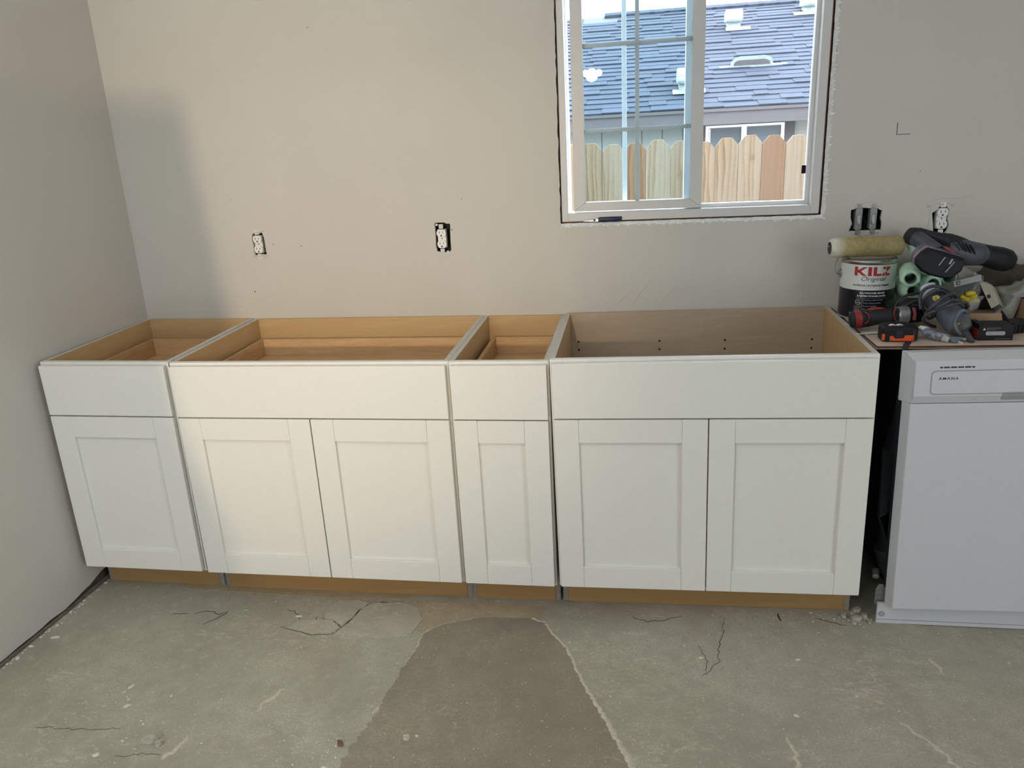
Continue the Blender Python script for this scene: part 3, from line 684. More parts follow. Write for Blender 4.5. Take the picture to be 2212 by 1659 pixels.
for cx, cz, n in ((0.300, 1.208, 7), (0.305, 1.1165, 7), (2.475, 1.225, 6), (2.475, 1.135, 8), (2.71, 1.222, 5)):
    for i in range(n):
        c = Vector((cx + random.uniform(-.026, .026) * (1.7 if cx > 2.4 else 1), YW - .0005, cz + random.uniform(-.006, .005))); r = random.uniform(.003, .006)
        bl.loft([c - Vector((r * 1.3, 0, random.uniform(-.002, .002))), c, c + Vector((r * 1.3, 0, 0))], [r * .4, r * .7, r * .35], 7, up=(0, 1, 0))
bl.build('plaster_blob', m_wall, wall_back, smooth=60, kind='stuff')
# double switch box
sb = thing('switch_box', 'black double-gang electrical box holding two toggle switches', 'electrical box', (2.476, YW + .04, 1.18))
b = MB(); x0, x1, z0, z1 = 2.418, 2.534, 1.135, 1.224
b.box(x0, x1, 0.066, 0.068, z0, z1).box(x0 - .002, x0, 0.0205, 0.068, z0, z1).box(x1, x1 + .002, 0.0205, 0.068, z0, z1).box(x0, x1, 0.0205, 0.068, z0 - .002, z0).box(x0, x1, 0.0205, 0.068, z1, z1 + .002)
b.build('box_shell', m_boxdark, sb)
for i in range(3):
    pts = [Vector((2.476 + random.uniform(-.012, .012), 0.05 - .01 * k, 1.205 - .014 * k + random.uniform(-.004, .004))) for k in range(4)]
    MB().loft(pts, [.0016] * 4, 7).build('wire', m_dark, sb, smooth=60)
m_switch = M('grey_switch_plastic', (0.30, 0.31, 0.32), 0.45, 0.3, var=0.12)
m_toggle = M('ivory_toggle', (0.50, 0.50, 0.46), 0.4)
for cx, lab in ((2.4525, 'left one of the two grey toggle switches in the double box'), (2.4985, 'right one of the two grey toggle switches in the double box')):
    t = thing('toggle_switch', lab, 'switch', (cx, YW - .0015, 1.182), group='toggle switches in the double box')
    for z0_, z1_ in ((.034, .048), (-.052, -.034)): MB().box(-.0075, .0075, -.001, .001, z0_, z1_).build('strap_end', m_grey_metal, t, local=True, bevel=.0006)
    MB().box(-.0105, .0105, -.0015, .028, -.034, .034).build('switch_body', m_switch, t, local=True, bevel=.001)
    fr_ = MB(); 
    for a in ((-.008, -.006), (.006, .008)): fr_.box(a[0], a[1], -.0028, -.0014, -.0185, .0165)
    fr_.box(-.006, .006, -.0028, -.0014, .0145, .0165).box(-.006, .006, -.0028, -.0014, -.0185, -.0165).build('toggle_surround', m_switch, t, local=True)
    tg = MB().hull([Vector(p) for p in ((-.004, -.002, -.002), (.004, -.002, -.002), (.004, -.002, -.013), (-.004, -.002, -.013))], [Vector(p) for p in ((-.0032, -.011, -.010), (.0032, -.011, -.010), (.0032, -.010, -.0155), (-.0032, -.010, -.0155))])
    tg.box(-.0045, .0045, -.0024, -.0014, -.014, .012)
    tg.build('toggle', m_toggle, t, local=True)
    for s in (1, -1): MB().lathe([(.0001, -.0025), (.0028, -.002), (.0033, 0), (.0033, .002)], (random.uniform(-.001, .001), -.001, s * .0445), (0, 1, 0), 10).build('screw', m_screw, t, local=True)

# ------------------------------------------------------------------ base cabinets
T, DZ0, DZ1, DZ2 = 0.876, 0.0083, 0.1790, 0.1215
TOEY, FRY, DRY = -0.515, -0.600, -0.620
m_hole = m_slot
def pick_side(inner):
    def f(n, c):
        if n.z > 0.5: return 1
        if n.y < -0.5: return 3
        if inner * n.x > 0.5: return 0
        return 2
    return f
def cabinet(idx, w, loc, roll, yaw, label, doors, drawer):
    R = Matrix.Rotation(yaw, 3, 'Z') @ Matrix.Rotation(-roll, 3, 'Y')
    t = thing('base_cabinet', label, 'cabinet', loc, R, 'white shaker base cabinets in a row')
    e, th = 0.0064, 0.016
    L = dict(local=True)
    for x0, inner in ((0, 1), (w - th, -1)):
        prof = [(0, 0), (0, T), (-0.581, T), (-0.581, 0.114), (TOEY, 0.114), (TOEY, 0)]
        MB().prism(prof, (x0, 0, 0), (0, 1, 0), (0, 0, 1), (th, 0, 0)).build('side_panel', [m_ply, m_part, m_side, m_part_shaded], t, pick=pick_side(inner), bevel=.0004, **L)
    if idx == 3:
        holes = []
        for hx in (1.507, 1.800, 2.030, 2.327):
            for hz in (0.772, 0.7405):
                lx, lz = hx - loc[0], hz - loc[2] - roll * (hx - loc[0]); lx += roll * lz
                holes.append([(lx + .0042 * math.cos(a), lz + .0042 * math.sin(a)) for a in np.linspace(0, 2 * PI, 11)[:-1]])
        bp = plate([rect(th + .0004, w - th - .0004, .10, T)] + holes, .012, (0, -0.012, 0), (1, 0, 0), (0, 0, 1), (0, 1, 0))
        bp.build('back_panel', m_ply_grey, t, **L)
        sd = MB()
        for h in holes: sd.prism(h, (0, -0.004, 0), (1, 0, 0), (0, 0, 1), (0, 0.003, 0))
        sd.build('hole_bottom', m_hole, t, kind='stuff', **L)
    else:
        MB().box(th + .0004, w - th - .0004, -0.012, 0, .10, T).build('back_panel', m_ply, t, bevel=.0004, **L)
    MB().box(th + .0004, w - th - .0004, -0.581, -0.0125, .114, .130).build('bottom_panel', m_ply, t, **L)
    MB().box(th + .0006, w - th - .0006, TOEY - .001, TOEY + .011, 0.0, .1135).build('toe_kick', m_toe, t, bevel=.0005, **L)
    # face frame
    sw = 0.038
    for x0, x1 in ((0, sw), (w - sw, w)): MB().box(x0, x1, FRY, -0.5815, .114, T).build('face_frame_stile', m_white, t, bevel=.0008, **L)
    for z0, z1 in ((T - .040, T), (T - .200, T - .160), (.114, .150)):
        MB().box(sw + .0002, w - sw - .0002, FRY + .0002, -0.5815, z0, z1).build('face_frame_rail', m_white, t, bevel=.0008, **L)
    # drawer front
    MB().box(e, w - e, DRY, -0.6012, T - DZ1, T - DZ0).build('drawer_front', m_white, t, bevel=.0018, label='flat white slab front', **L)
    # doors
    zt = T - DZ1 - 0.0045; zb = DZ2; g = 0.0018
    spans = [(e, w - e)] if doors == 1 else [(e, w / 2 - g), (w / 2 + g, w - e)]
    sw2 = 0.0735
    for x0, x1 in spans:
        d = MB().box(x0 + sw2 - .006, x1 - sw2 + .006, DRY + .011, DRY + .0160, zb + sw2 - .006, zt - sw2 + .006).build('door', m_white, t, **L)
        for a, b in ((x0, x0 + sw2), (x1 - sw2, x1)): MB().box(a, b, DRY, -0.6012, zb, zt).build('door_stile', m_white, d, bevel=.0018, **L)
        for a, b in ((zb, zb + sw2), (zt - sw2, zt)): MB().box(x0 + sw2 + .0003, x1 - sw2 - .0003, DRY + .0003, -0.6012, a, b).build('door_rail', m_white, d, bevel=.0014, **L)
    if drawer:
        x0, x1, z0, z1, y0, y1, tt = .034, w - .034, .725, .806, -.5805, -.045, .014
        MB().box(x0 + tt, x1 - tt, y0 + tt, y1 - tt, z0 + .010, z0 + .016).build('drawer_bottom', m_drawer, t, **L)
        for a, b in ((x0, x0 + tt), (x1 - tt, x1)): MB().box(a, b, y0, y1, z0, z1).build('drawer_side', m_drawer_side, t, bevel=.0006, **L)
        for a, b in ((y0, y0 + tt), (y1 - tt, y1)): MB().box(x0 + tt + .0003, x1 - tt - .0003, a, b, z0, z1).build('drawer_end', m_drawer, t, bevel=.0006, **L)
    return t
m_drawer_side = wood('drawer_side_hardwood', (0.42, 0.245, 0.115), (0.60, 0.40, 0.21), (10, 1.2, 12), 4, 0.5, 0.8)
cabinet(0, .4572, (-.2285, .0012, .0036), -.00816, .0031, 'narrow white single-door base cabinet in the left corner against the wall', 1, True)
cabinet(1, .9144, (.24166, .0023, -.0020), -.00112, -.00024, 'wide white two-door base cabinet with a drawer box, second from the left wall', 2, True)
cabinet(2, .3048, (1.15740, .0043, -.0045), .00002, -.00037, 'narrowest white base cabinet between the two wide ones', 1, True)
cabinet(3, .9144, (1.47150, -.0050, .0029), .00982, .0030, 'wide white two-door base cabinet under the window with empty top bay, beside the dishwasher', 2, False)

# ------------------------------------------------------------------ dishwasher
DR = Matrix.Rotation(-0.022, 3, 'Y')
dw = thing('dishwasher', 'white built-in dishwasher right of the cabinets under the plywood sheet', 'dishwasher', (2.475, 0, 0.0), DR)
L = dict(local=True)
DWW = 0.603
MB().box(.018, DWW - .01, -.545, -.03, .10, .852).build('tub', m_black, dw, bevel=.004, **L)
MB().box(.004, .018, -.562, -.530, .12, .845).build('door_gasket', m_dark, dw, bevel=.003, **L)
MB().box(.000, DWW, -.552, -.535, .852, .866).build('tub_trim', m_putty, dw, bevel=.002, **L)
MB().box(.003, .009, -.574, -.560, .115, .735).build('inner_door_edge', m_dwwhite, dw, bevel=.001, **L)
dp = MB(); o_ = .012
dp.hull([Vector((0, -.565, .074)), Vector((DWW, -.565, .074)), Vector((DWW, -.565, .742)), Vector((0, -.565, .742))],
        [Vector((o_, -.605, .080)), Vector((DWW - o_, -.605, .080)), Vector((DWW - o_, -.605, .742)), Vector((o_, -.605, .742))])
dp.build('door_panel', m_dwwhite, dw, bevel=.0025, **L)
# console: flat face, a slanted lower lip, bevelled ends
cp = MB(); 
def con(x, ins): return [Vector((x, -.553, .738)), Vector((x + ins, -.600, .743)), Vector((x + ins, -.613, .768)), Vector((x + ins, -.613, .868)), Vector((x + ins * .15, -.575, .885)), Vector((x, -.553, .885))]
cp.hull(con(-.006, .020), con(DWW + .006, -.020))
con_o = cp.build('control_console', m_dwwhite, dw, bevel=.002, **L)
lp_ = rrect(.055, .54, .772, .842, .012)
rim = plate([lp_, rrect(.058, .537, .775, .839, .010)], .0006, (0, -.6136, 0), (1, 0, 0), (0, 0, 1), (0, 1, 0)); rim.build('panel_groove', m_dwgrey, con_o, **L)
vs_ = MB()
for i in range(10):
    x = .0755 + i * .0088 + (.0012 if i % 2 else 0); vs_.box(x, x + .0072, -.6134, -.611, .8485, .8525)
vs_.build('vent_slots', m_slot, con_o, **L)
tv, tf = text_mb('AMANA', .0105, offset=.00004, spacing=1.35); tv = fit_w(tv, .050)
MB().add([Vector((.1, -.6136, .8185)) + Vector((v.x, -v.z, v.y * 0.95)) for v in tv], tf).build('brand_lettering', m_print_black, con_o, **L)
hp = MB().prism(rrect(.238, .365, .752, .776, .006), (0, 0, 0), (1, 0, 0), (0, 0, 1), (0, .004, 0))
for i, v in enumerate(hp.v): hp.v[i] = Vector((v.x, v.y - (.6062 + (v.z - .752) * .42) , v.z))
hp.build('handle_pocket', m_dwgrey, con_o, bevel=.001, **L)
# kick plate standing on the slab
kp = MB().box(2.4555, 3.07, -.566, -.556, .002, .0745); kp.build('kick_plate', m_dwwhite, dw, bevel=.0015)
MB().box(2.4555, 3.07, -.5668, -.5655, .0155, .0175).build('kick_plate_seam', m_dwgrey, dw)
MB().prism([(.0, .06), (.0, .115), (.008, .132), (.020, .132), (.024, .122), (.032, .120), (.034, .128), (.04, .126), (.04, .06)], (2.450, -.552, 0), (1, 0, 0), (0, 0, 1), (0, .003, 0)).build('leg_bracket', m_grey_metal, dw)
MB().lathe([(.004, -.002), (.009, -.002), (.009, .001), (.004, .001)], (2.470, -.566, .036), (0, 1, 0), 14, close=True).build('kick_screw', m_dwgrey, dw)
MB().loft([(2.478, -.50, .74), (2.482, -.49, .55), (2.470, -.49, .35), (2.475, -.50, .22), (2.485, -.505, .14)], [(.012, .03), (.014, .04), (.012, .05), (.010, .03), (.004, .01)], 10).build('hanging_insulation', m_dark, dw, smooth=50)
MB().lathe([(.0001, -.03), (.010, -.028), (.012, 0), (.009, .004), (.0001, .004)], (2.462, -.50, .148), (0.3, 1, 0.2), 12).build('water_fitting', m_grey_metal, dw, smooth=40)

# ------------------------------------------------------------------ plywood sheet over the dishwasher
ZB = .885
ply = thing('plywood_sheet', 'thin raw plywood sheet lying over the dishwasher under the tools', 'plywood', (2.4, -.5, .874))
m_plytop = wood('plywood_face', (0.52, 0.40, 0.32), (0.64, 0.53, 0.45), (2, 8, 1), 4, 0.7, 0.6)
m_plydark = wood('plywood_core', (0.10, 0.04, 0.025), (0.18, 0.085, 0.05), (3, 3, 20), 6, 0.8)
m_plylow = wood('plywood_back_ply', (0.35, 0.24, 0.15), (0.44, 0.32, 0.21), (2, 8, 1), 4, 0.8)
pb = lambda d: [(2.398 + d, -.503), (3.12, -.497), (3.12, -.002), (2.386, -.002)]
MB().prism(pb(0), (0, 0, .8825), (1, 0, 0), (0, 1, 0), (0, 0, .0025)).build('top_ply', m_plytop, ply)
MB().prism(pb(.003), (0, 0, .8765), (1, 0, 0), (0, 1, 0), (0, 0, .0058)).build('core_ply', m_plydark, ply)
MB().prism([(x - .003 if i in (0,) else x, y - .003 if i < 2 else y) for i, (x, y) in enumerate(pb(0))], (0, 0, .874), (1, 0, 0), (0, 1, 0), (0, 0, .0024)).build('bottom_ply', m_plylow, ply)
# ------------------------------------------------------------------ outside the window
structure(MB().box(-12, 16, 0.14, 30, -0.60, -0.55).build('ground', m_soil))
fence = thing('picket_fence', 'dog-eared pine privacy fence outside the kitchen window', 'fence', (1.9, 2.43, -.55))
m_fence_mats = []
for k in range(-7, 12):
    x0 = 2.208 + k * .1412; cx = x0 + .0706
    top = 1.413 + 0.009 * math.sin(k * 1.7) + (0.004 if k in (2, 3) else 0) - (0.008 if k in (-2, -1) else 0)
    gap = random.choice((.0012, .002, .003)) if k < -1 else .0010
    a, b, c = x0 + gap, x0 + .1412 - gap, .040
    MB().prism([(a, -.5), (b, -.5), (b, top - .046), (b - c, top), (a + c, top), (a, top - .046)], (0, 2.43 + random.uniform(-.002, .002), 0), (1, 0, 0), (0, 0, 1), (0, .016, 0)).build('picket', m_fence_red if k in (2, -4) else m_fence, fence, bevel=.0015)
for z in (0.95, -0.1): MB().box(1.15, 3.95, 2.449, 2.487, z, z + .089).build('fence_rail', m_fence, fence)
# rain-dark streaks below the nail heads
house = thing('neighbour_house', 'pale neighbouring house with slate-blue shingle roof beyond the fence', 'house', (2.5, 5.6, -.5))
MB().box(-3, 9, 5.60, 5.75, -.55, 1.62).build('house_wall', m_housew, house)
gv = MB()
for i in range(40): gv.box(-2.9 + i * .2032, -2.895 + i * .2032, 5.597, 5.601, -.5, 1.62)
gv.build('siding_groove', m_fascia, house, kind='stuff')
MB().box(-3, 9, 5.235, 5.27, 1.478, 1.622).build('fascia_board', m_fascia, house)
MB().box(-3, 9, 5.27, 5.60, 1.478, 1.490).build('soffit', m_fascia, house)
for nm, b in [('window_trim', (2.33, 2.405, 5.575, 5.60, .5, 1.478)), ('window_trim', (3.16, 3.26, 5.575, 5.60, .5, 1.478)), ('window_trim', (2.405, 3.16, 5.575, 5.60, 1.470, 1.4785))]:
    MB().box(*b).build(nm, m_fascia, house)
wf = MB(); frame_rect(wf, 2.405, 3.16, .55, 1.468, .030, .030, .03, .022, 5.56, 5.60); wf.box(2.752, 2.800, 5.555, 5.60, .58, 1.446); wf.box(2.44, 2.452, 5.575, 5.585, .58, 1.44)
hw = wf.build('house_window', m_vinyl_bright, house)
MB().box(2.435, 2.752, 5.582, 5.586, .58, 1.446).build('window_pane', m_hglass, hw); MB().box(2.800, 3.13, 5.578, 5.582, .58, 1.446).build('window_pane', m_hglass, hw)
TH = math.atan(.364); EY, EZ, EXPO = 5.225, 1.630, .1441
sd, cd = math.sin(TH), math.cos(TH)
def roofp(x, s, h=0.0): return Vector((x, EY + s * cd - h * sd, EZ + s * sd + h * cd))
rf = MB(); A = [roofp(-3, -.02, -.03), roofp(9, -.02, -.03), roofp(9, 3.76, -.03), roofp(-3, 3.76, -.03)]
rf.hull(A, [p + Vector((0, 0, .028)) for p in A]); roof_deck = rf.build('roof_deck', m_fascia, house)
SL = {}
def shingle_mesh(L):
    me = bpy.data.meshes.new('shingle'); h = .013
    vs = [(0, -.012, 0), (L, -.012, 0), (L, EXPO + .02, -.004), (0, EXPO + .02, -.004), (0, -.012, h), (L, -.012, h), (L, EXPO + .02, .001), (0, EXPO + .02, .001)]
    me.from_pydata(vs, [], [(0,3,2,1),(4,5,6,7),(0,1,5,4),(1,2,6,5),(2,3,7,6),(3,0,4,7)]); me.materials.append(m_shingle); return me
LEN = [.13, .17, .21, .26, .32, .38]
SM = {l: shingle_mesh(l) for l in LEN}
Rr = Matrix.Rotation(TH, 4, 'X'); n_sh = 0; far = MB()
for r in range(26):
    x = .55 + random.uniform(-.2, 0); xe = 4.6 if r < 15 else 4.9
    while x < xe:
        l = random.choice(LEN)
        low = x < 1.28 and r >= 24
        if not low:
            lift = random.choice((0, 0, .006))
            if r < 17 and n_sh < 290:
                o = bpy.data.objects.new('shingle', SM[l]); COL.objects.link(o); o.parent = roof_deck; WM[o] = WM[house]
                m_ = Rr.copy(); m_.translation = roofp(x + .001, r * EXPO, lift); o.matrix_local = WM[house].inverted() @ m_; n_sh += 1
            else:
                P = roofp(x + .001, r * EXPO, lift)
                far.add([P + (Rr.to_3x3() @ v.co) for v in SM[l].vertices], [list(p.vertices) for p in SM[l].polygons])
        x += l
# outlying runs of the same courses either side of the view
for r in range(26):
    for x0, x1 in ((-3, .4), (4.95, 9)):
        x = x0
        while x < x1:
            P = roofp(x, r * EXPO, random.choice((0, .006))); l = .8; h = .013
            far.add([P + (Rr.to_3x3() @ Vector(v)) for v in ((0, -.012, 0), (l, -.012, 0), (l, EXPO, -.004), (0, EXPO, -.004), (0, -.012, h), (l, -.012, h), (l, EXPO, .001), (0, EXPO, .001))], [(0,3,2,1),(4,5,6,7),(0,1,5,4),(1,2,6,5),(2,3,7,6),(3,0,4,7)]); x += l + .003
far_m = shingle_mat(); far_m.name = 'slate_blue_shingle_far'
nt = far_m.node_tree; oi = [n for n in nt.nodes if n.type == 'OBJECT_INFO'][0]
geo = nt.nodes.new('ShaderNodeNewGeometry')
for l in list(oi.outputs['Random'].links): nt.links.new(geo.outputs['Random Per Island'], l.to_socket)
gens = [n for n in nt.nodes if n.type == 'TEX_COORD']
for g in gens:
    for l in list(g.outputs['Generated'].links): nt.links.new(g.outputs['Object'], l.to_socket)
far.build('shingle_course', far_m, house, kind='stuff', weld=False)
rc = MB()
for i in range(40):
    x = 1.30 + i * .20 if i < 38 else 0
    if i < 38: rc.add([roofp(x, 3.70, .03), roofp(x + .26, 3.70, .036), roofp(x + .26, 3.80, .045), roofp(x, 3.80, .04), roofp(x, 3.70, .0), roofp(x + .26, 3.70, .0), roofp(x + .26, 3.80, 0), roofp(x, 3.80, 0)], [(0,1,2,3),(4,7,6,5),(0,4,5,1),(1,5,6,2),(2,6,7,3),(3,7,4,0)])
rc.build('ridge_cap', far_m, house, kind='stuff', weld=False)
# roof vents
def rv(name, x0, x1, y, hood_h, fl0, fl1):
    s = (y - EY) / cd
    v = MB(); P = lambda x, ds, dz: roofp(x, s + ds, .02) + Vector((0, 0, dz))
    v.hull([P(fl0, -.06, 0), P(fl1, -.06, 0), P(fl1, .04, .0), P(fl0, .04, .0)], [P(fl0, -.06, .012), P(fl1, -.06, .012), P(fl1, .04, .012), P(fl0, .04, .012)])
    o = v.build(name, m_galv_out, house)
    n = MB().hull([P(x0 + .02, 0, 0), P(x1 - .02, 0, 0), P(x1 - .02, .2, 0), P(x0 + .02, .2, 0)], [P(x0 + .02, 0, .09), P(x1 - .02, 0, .09), P(x1 - .02, .2, .09), P(x0 + .02, .2, .09)]).build('vent_neck', m_galv_out, o)
    h = MB(); prof = [(-.05, .07), (-.075, .10), (-.07, .16), (-.02, .215), (.10, .23), (.24, .20), (.24, .10)]
    A = [P(x0, 0, 0) + Vector((0, a, b)) for a, b in prof]; B = [P(x1, 0, 0) + Vector((0, a, b)) for a, b in prof]
    h.hull(A, B).build('vent_hood', m_galv_out, o, bevel=.012, seg=2)
rv('roof_vent', 2.785, 2.975, 7.70, .2, 2.785, 3.07)
rv('roof_vent', 3.745, 3.95, 8.15, .2, 3.64, 3.99)
def eyebrow(x0, x1, f0, f1, y):
    s = (y - EY) / cd; P = lambda x, ds, h: roofp(x, s + ds, h)
    o = MB().hull([P(f0, 0, .012), P(f1, 0, .012), P(f1, .05, .012), P(f0, .05, .012)], [P(f0, 0, .028), P(f1, 0, .028), P(f1, .05, .022), P(f0, .05, .022)]).build('eyebrow_vent', m_galv_out, house)
    pr = [(0, 0)] + [(.05 + .035 * (1 - math.cos(a)) - .035, .075 + .0 + .03 * math.sin(a) - .03 * (1 - math.sin(a))) for a in (0.2, .8, 1.4)]
    pr = [(0.0, .0), (.012, .06), (.045, .092), (.10, .105)]
    W_ = x1 - x0; full = pr + [(W_ - a, b) for a, b in pr[::-1]]
    inn = [(.035, .012), (.045, .042), (.07, .058), (.10, .064)]; inn = inn + [(W_ - a, b) for a, b in inn[::-1]]
    A = [P(x0 + a, .01, .02 + b) for a, b in full]; B = [P(x0 + a * .9 + .05 * W_, .16, .015 + b * .25) for a, b in full]
    MB().hull(A, B).build('vent_cover', m_galv_out, o, smooth=40)
    MB().hull([P(x0 + a, .004, .022 + b) for a, b in inn], [P(x0 + a, .03, .022 + b) for a, b in inn]).build('vent_opening', m_fascia, o)
eyebrow(2.70, 3.14, 2.595, 3.28, 6.30)


rv('roof_vent', 2.123, 2.313, 5.656, .2, 2.078, 2.397)
# ------------------------------------------------------------------ things on the plywood
Zb = .885
def drop(p): return Vector(p)
# paint can
can = thing('paint_can', 'metal gallon paint can with white and black label and red lettering', 'paint can', (2.461, -.128, Zb))
CR, CH, CC = .0825, .191, Vector((2.461, -.128, Zb))
MB().lathe([(.001, .003), (CR - .004, .002), (CR, 0), (CR + .0008, .003), (CR - .0012, .006), (CR - .0012, CH - .012), (CR + .0005, CH - .009), (CR + .0012, CH - .004), (CR - .001, CH), (CR - .007, CH - .001), (CR - .010, CH - .005), (.001, CH - .005)], CC, n=64).build('can_body', m_steel, can, smooth=30)
MB().lathe([(CR - .013, CH - .0048), (CR - .011, CH - .001), (CR - .016, CH + .0005), (CR - .020, CH - .004), (.001, CH - .0042)], CC, n=64).build('lid', m_steel, can, smooth=30)
VIEW = math.atan2(CAM.y - CC.y, CAM.x - CC.x)
def cyl(th, z, dr=0.0): return CC + Vector(((CR + dr) * math.cos(th), (CR + dr) * math.sin(th), z))
def band(z0, z1, mat, name):
    n = 64; mb = MB()
    for zz in (z0, z1):
        for i in range(n): a = 2 * PI * i / n; mb.v.append(cyl(a, zz, .0002 - .0012))
    # slight outward sleeve so that the print sits on the metal
    mb.v = [CC + Vector(((v - CC).x, (v - CC).y, 0)).normalized() * (CR + .0003) + Vector((0, 0, (v - CC).z)) for v in mb.v]
    mb.f = [[i, (i + 1) % n, n + (i + 1) % n, n + i] for i in range(n)]; mb.mi = [0] * n
    return mb.build(name, mat, can, smooth=60)
lw_ = band(.098, CH - .0125, m_label_white, 'white_label_band'); lb_ = band(.0065, .098, m_label_black, 'black_label_band')
def on_can(vs, fs, ang, z, mat, parent, name='lettering'):
    # text x runs along the arc to the viewer's right, y is up
    mb = MB(); out = []
    for v in vs: out.append(cyl(VIEW + ang + v.x / CR, z + v.y, .0006 + v.z))
    return mb.add(out, fs).build(name, mat, parent, weld=False)
def can_text(s, wdt, h, ang, z, mat, parent, **k):
    vs, fs = text_mb(s, h, **k); vs = fit_w(vs, wdt)
    # refine long edges so that they follow the curve
    return on_can(vs, fs, ang, z, mat, parent)
D = math.radians
def poly_letters(shapes, ang, z, s, mat, parent, sx=1.22):
    shapes = [[(x * sx, y) for x, y in g] for g in shapes]
    for P in shapes:
        # cut each glyph into thin vertical strips along the arc
        mb = MB(); xs_ = [p[0] for p in P]; x0, x1 = min(xs_), max(xs_); n = max(2, int((x1 - x0) * s / .003))
        for i in range(n):
            a, b = x0 + (x1 - x0) * i / n, x0 + (x1 - x0) * (i + 1) / n
            q = P
            for lim, sg in ((a, 1), (b, -1)):
                r = []
                for j in range(len(q)):
                    p, t = q[j], q[(j + 1) % len(q)]; ip, it = sg * (p[0] - lim) >= 0, sg * (t[0] - lim) >= 0
                    if ip: r.append(p)
                    if ip != it: k = (lim - p[0]) / (t[0] - p[0]); r.append((lim, p[1] + (t[1] - p[1]) * k))
                q = r
                if len(q) < 3: break
            if len(q) >= 3: mb.add([cyl(VIEW + ang + p[0] * s / CR, z + p[1] * s, .0008) for p in q], [list(range(len(q)))])
        mb.build('lettering', mat, parent)
K_ = [[(0, 0), (.28, 0), (.28, 1), (0, 1)], [(.28, .42), (.72, 0), (1.08, 0), (.56, .50), (.28, .58)], [(.28, .42), (.56, .50), (1.08, 1), (.74, 1), (.28, .58)]]
I_ = [[(1.16, 0), (1.46, 0), (1.46, 1), (1.16, 1)]]
L_ = [[(1.60, 0), (2.30, 0), (2.30, .26), (1.89, .26), (1.89, 1), (1.60, 1)]]
Z_ = [[(2.42, .74), (2.70, .74), (2.70, 1), (2.42, 1)], [(2.76, .74), (2.76, 1), (3.14, 1), (3.14, .78), (2.86, .52), (2.70, .52)], [(2.38, 0), (2.62, 0), (2.62, .38), (2.56, .38), (2.38, .20)], [(2.68, 0), (2.68, .40), (2.84, .46), (2.84, .24), (3.14, .24), (3.14, 0)]]
poly_letters([[(x - 1.57, y - .5) for x, y in g] for g in K_ + I_ + L_ + Z_], D(10), .1585, .0285, m_print_red, lw_)
can_text('Original', .076, .0195, D(14), .1345, m_print_black, lw_, shear=.35, offset=-.0001)
can_text('INTERIOR | EXTERIOR PRIMER', .112, .0078, D(10), .1135, m_print_black, lw_, offset=.0001)
can_text('ALL-WEATHER SEALER', .078, .0072, D(13), .0895, m_print_white, lb_, offset=.00025)
can_text('& SEVERE STAINBLOCKER', .088, .0072, D(12), .0800, m_print_white, lb_, offset=.00025)
def arc_bar(a0, a1, z0, z1, mat, parent, name='printed_rule'):
    mb = MB(); n = max(2, int((a1 - a0) / .05))
    for i in range(n + 1):
        a = a0 + (a1 - a0) * i / n; mb.v += [cyl(VIEW + a, z0, .0007), cyl(VIEW + a, z1, .0007)]
    mb.f = [[2 * i, 2 * i + 2, 2 * i + 3, 2 * i + 1] for i in range(n)]; mb.mi = [0] * n
    return mb.build(name, mat, parent)
m_print_dim = M('dim_print', (0.28, 0.29, 0.31), .5)
LZ = 0.0165
arc_bar(D(-20), D(46), .0560 + LZ, .0566 + LZ, m_print_dim, lb_); arc_bar(D(-7.5), D(-6.9), .014 + LZ, .055 + LZ, m_print_dim, lb_)
arc_bar(D(-22), D(-8), .0310 + LZ, .0316 + LZ, m_print_dim, lb_); arc_bar(D(-24), D(-8), .0150 + LZ, .0156 + LZ, m_print_dim, lb_)
for i, s in enumerate(['Blocks Severe Stains and Odors', 'Excellent Adhesion and Hiding', 'Resists Peeling', 'Sticks to Most Surfaces']):
    can_text(s, (.060, .054, .040, .050)[i], .0050, D((16, 14, 9, 12)[i]), .0505 - i * .0098 + LZ, m_print_dim, lb_, offset=.0001)
ci = MB()
for i in range(22):
    a = D(60) + D(270) * i / 21
    for r in (.0078, .0088): ci.v.append(cyl(VIEW + D(-15) + r * math.cos(a) / CR, .0440 + LZ + r * math.sin(a), .0008))
ci.f = [[2 * i, 2 * i + 2, 2 * i + 3, 2 * i + 1] for i in range(21)]; ci.mi = [0] * 21
ci.build('printed_ring', m_print_white, lb_)
can_text('dries in', .0095, .0030, D(-14.5), .0465 + LZ, m_print_white, lb_); can_text('1 Hour', .0125, .0042, D(-14.5), .0415 + LZ, m_print_white, lb_, offset=.0001)
for k in range(4): arc_bar(D(-23), D(-10 - (k % 3)), .0275 - k * .0035 + LZ, .0284 - k * .0035 + LZ, m_print_dim, lb_)
for k in range(6): arc_bar(D(-34 + k), D(-20 + (k % 3) * 2), .0305 - .008 - k * .0026, .0317 - .008 - k * .0026, m_print_dim, lb_)
# bail ear and wire
ea = VIEW - D(80); ed = Vector((math.cos(ea), math.sin(ea), 0)); ec = CC + ed * CR + Vector((0, 0, .140))
MB().lathe([(.015, -.001), (.015, .003), (.012, .005), (.006, .006), (.006, .010), (.0001, .011)], ec, ed, n=18).build('bail_ear', m_grey_metal, can, smooth=40)
bw = [ec + ed * .009 + Vector((-.002, 0, -.002)), ec + ed * .013 + Vector((-.003, -.002, .001)), ec + ed * .012 + Vector((-.006, 0, .012)), ec + ed * .011 + Vector((-.007, .004, .028)), ec + ed * .004 + Vector((-.004, .012, .050)), CC + Vector((-.03, .078, CH + .002 - .01))]
MB().loft(bw, [.0013] * len(bw), 8).build('bail_wire', m_grey_metal, can, smooth=60)

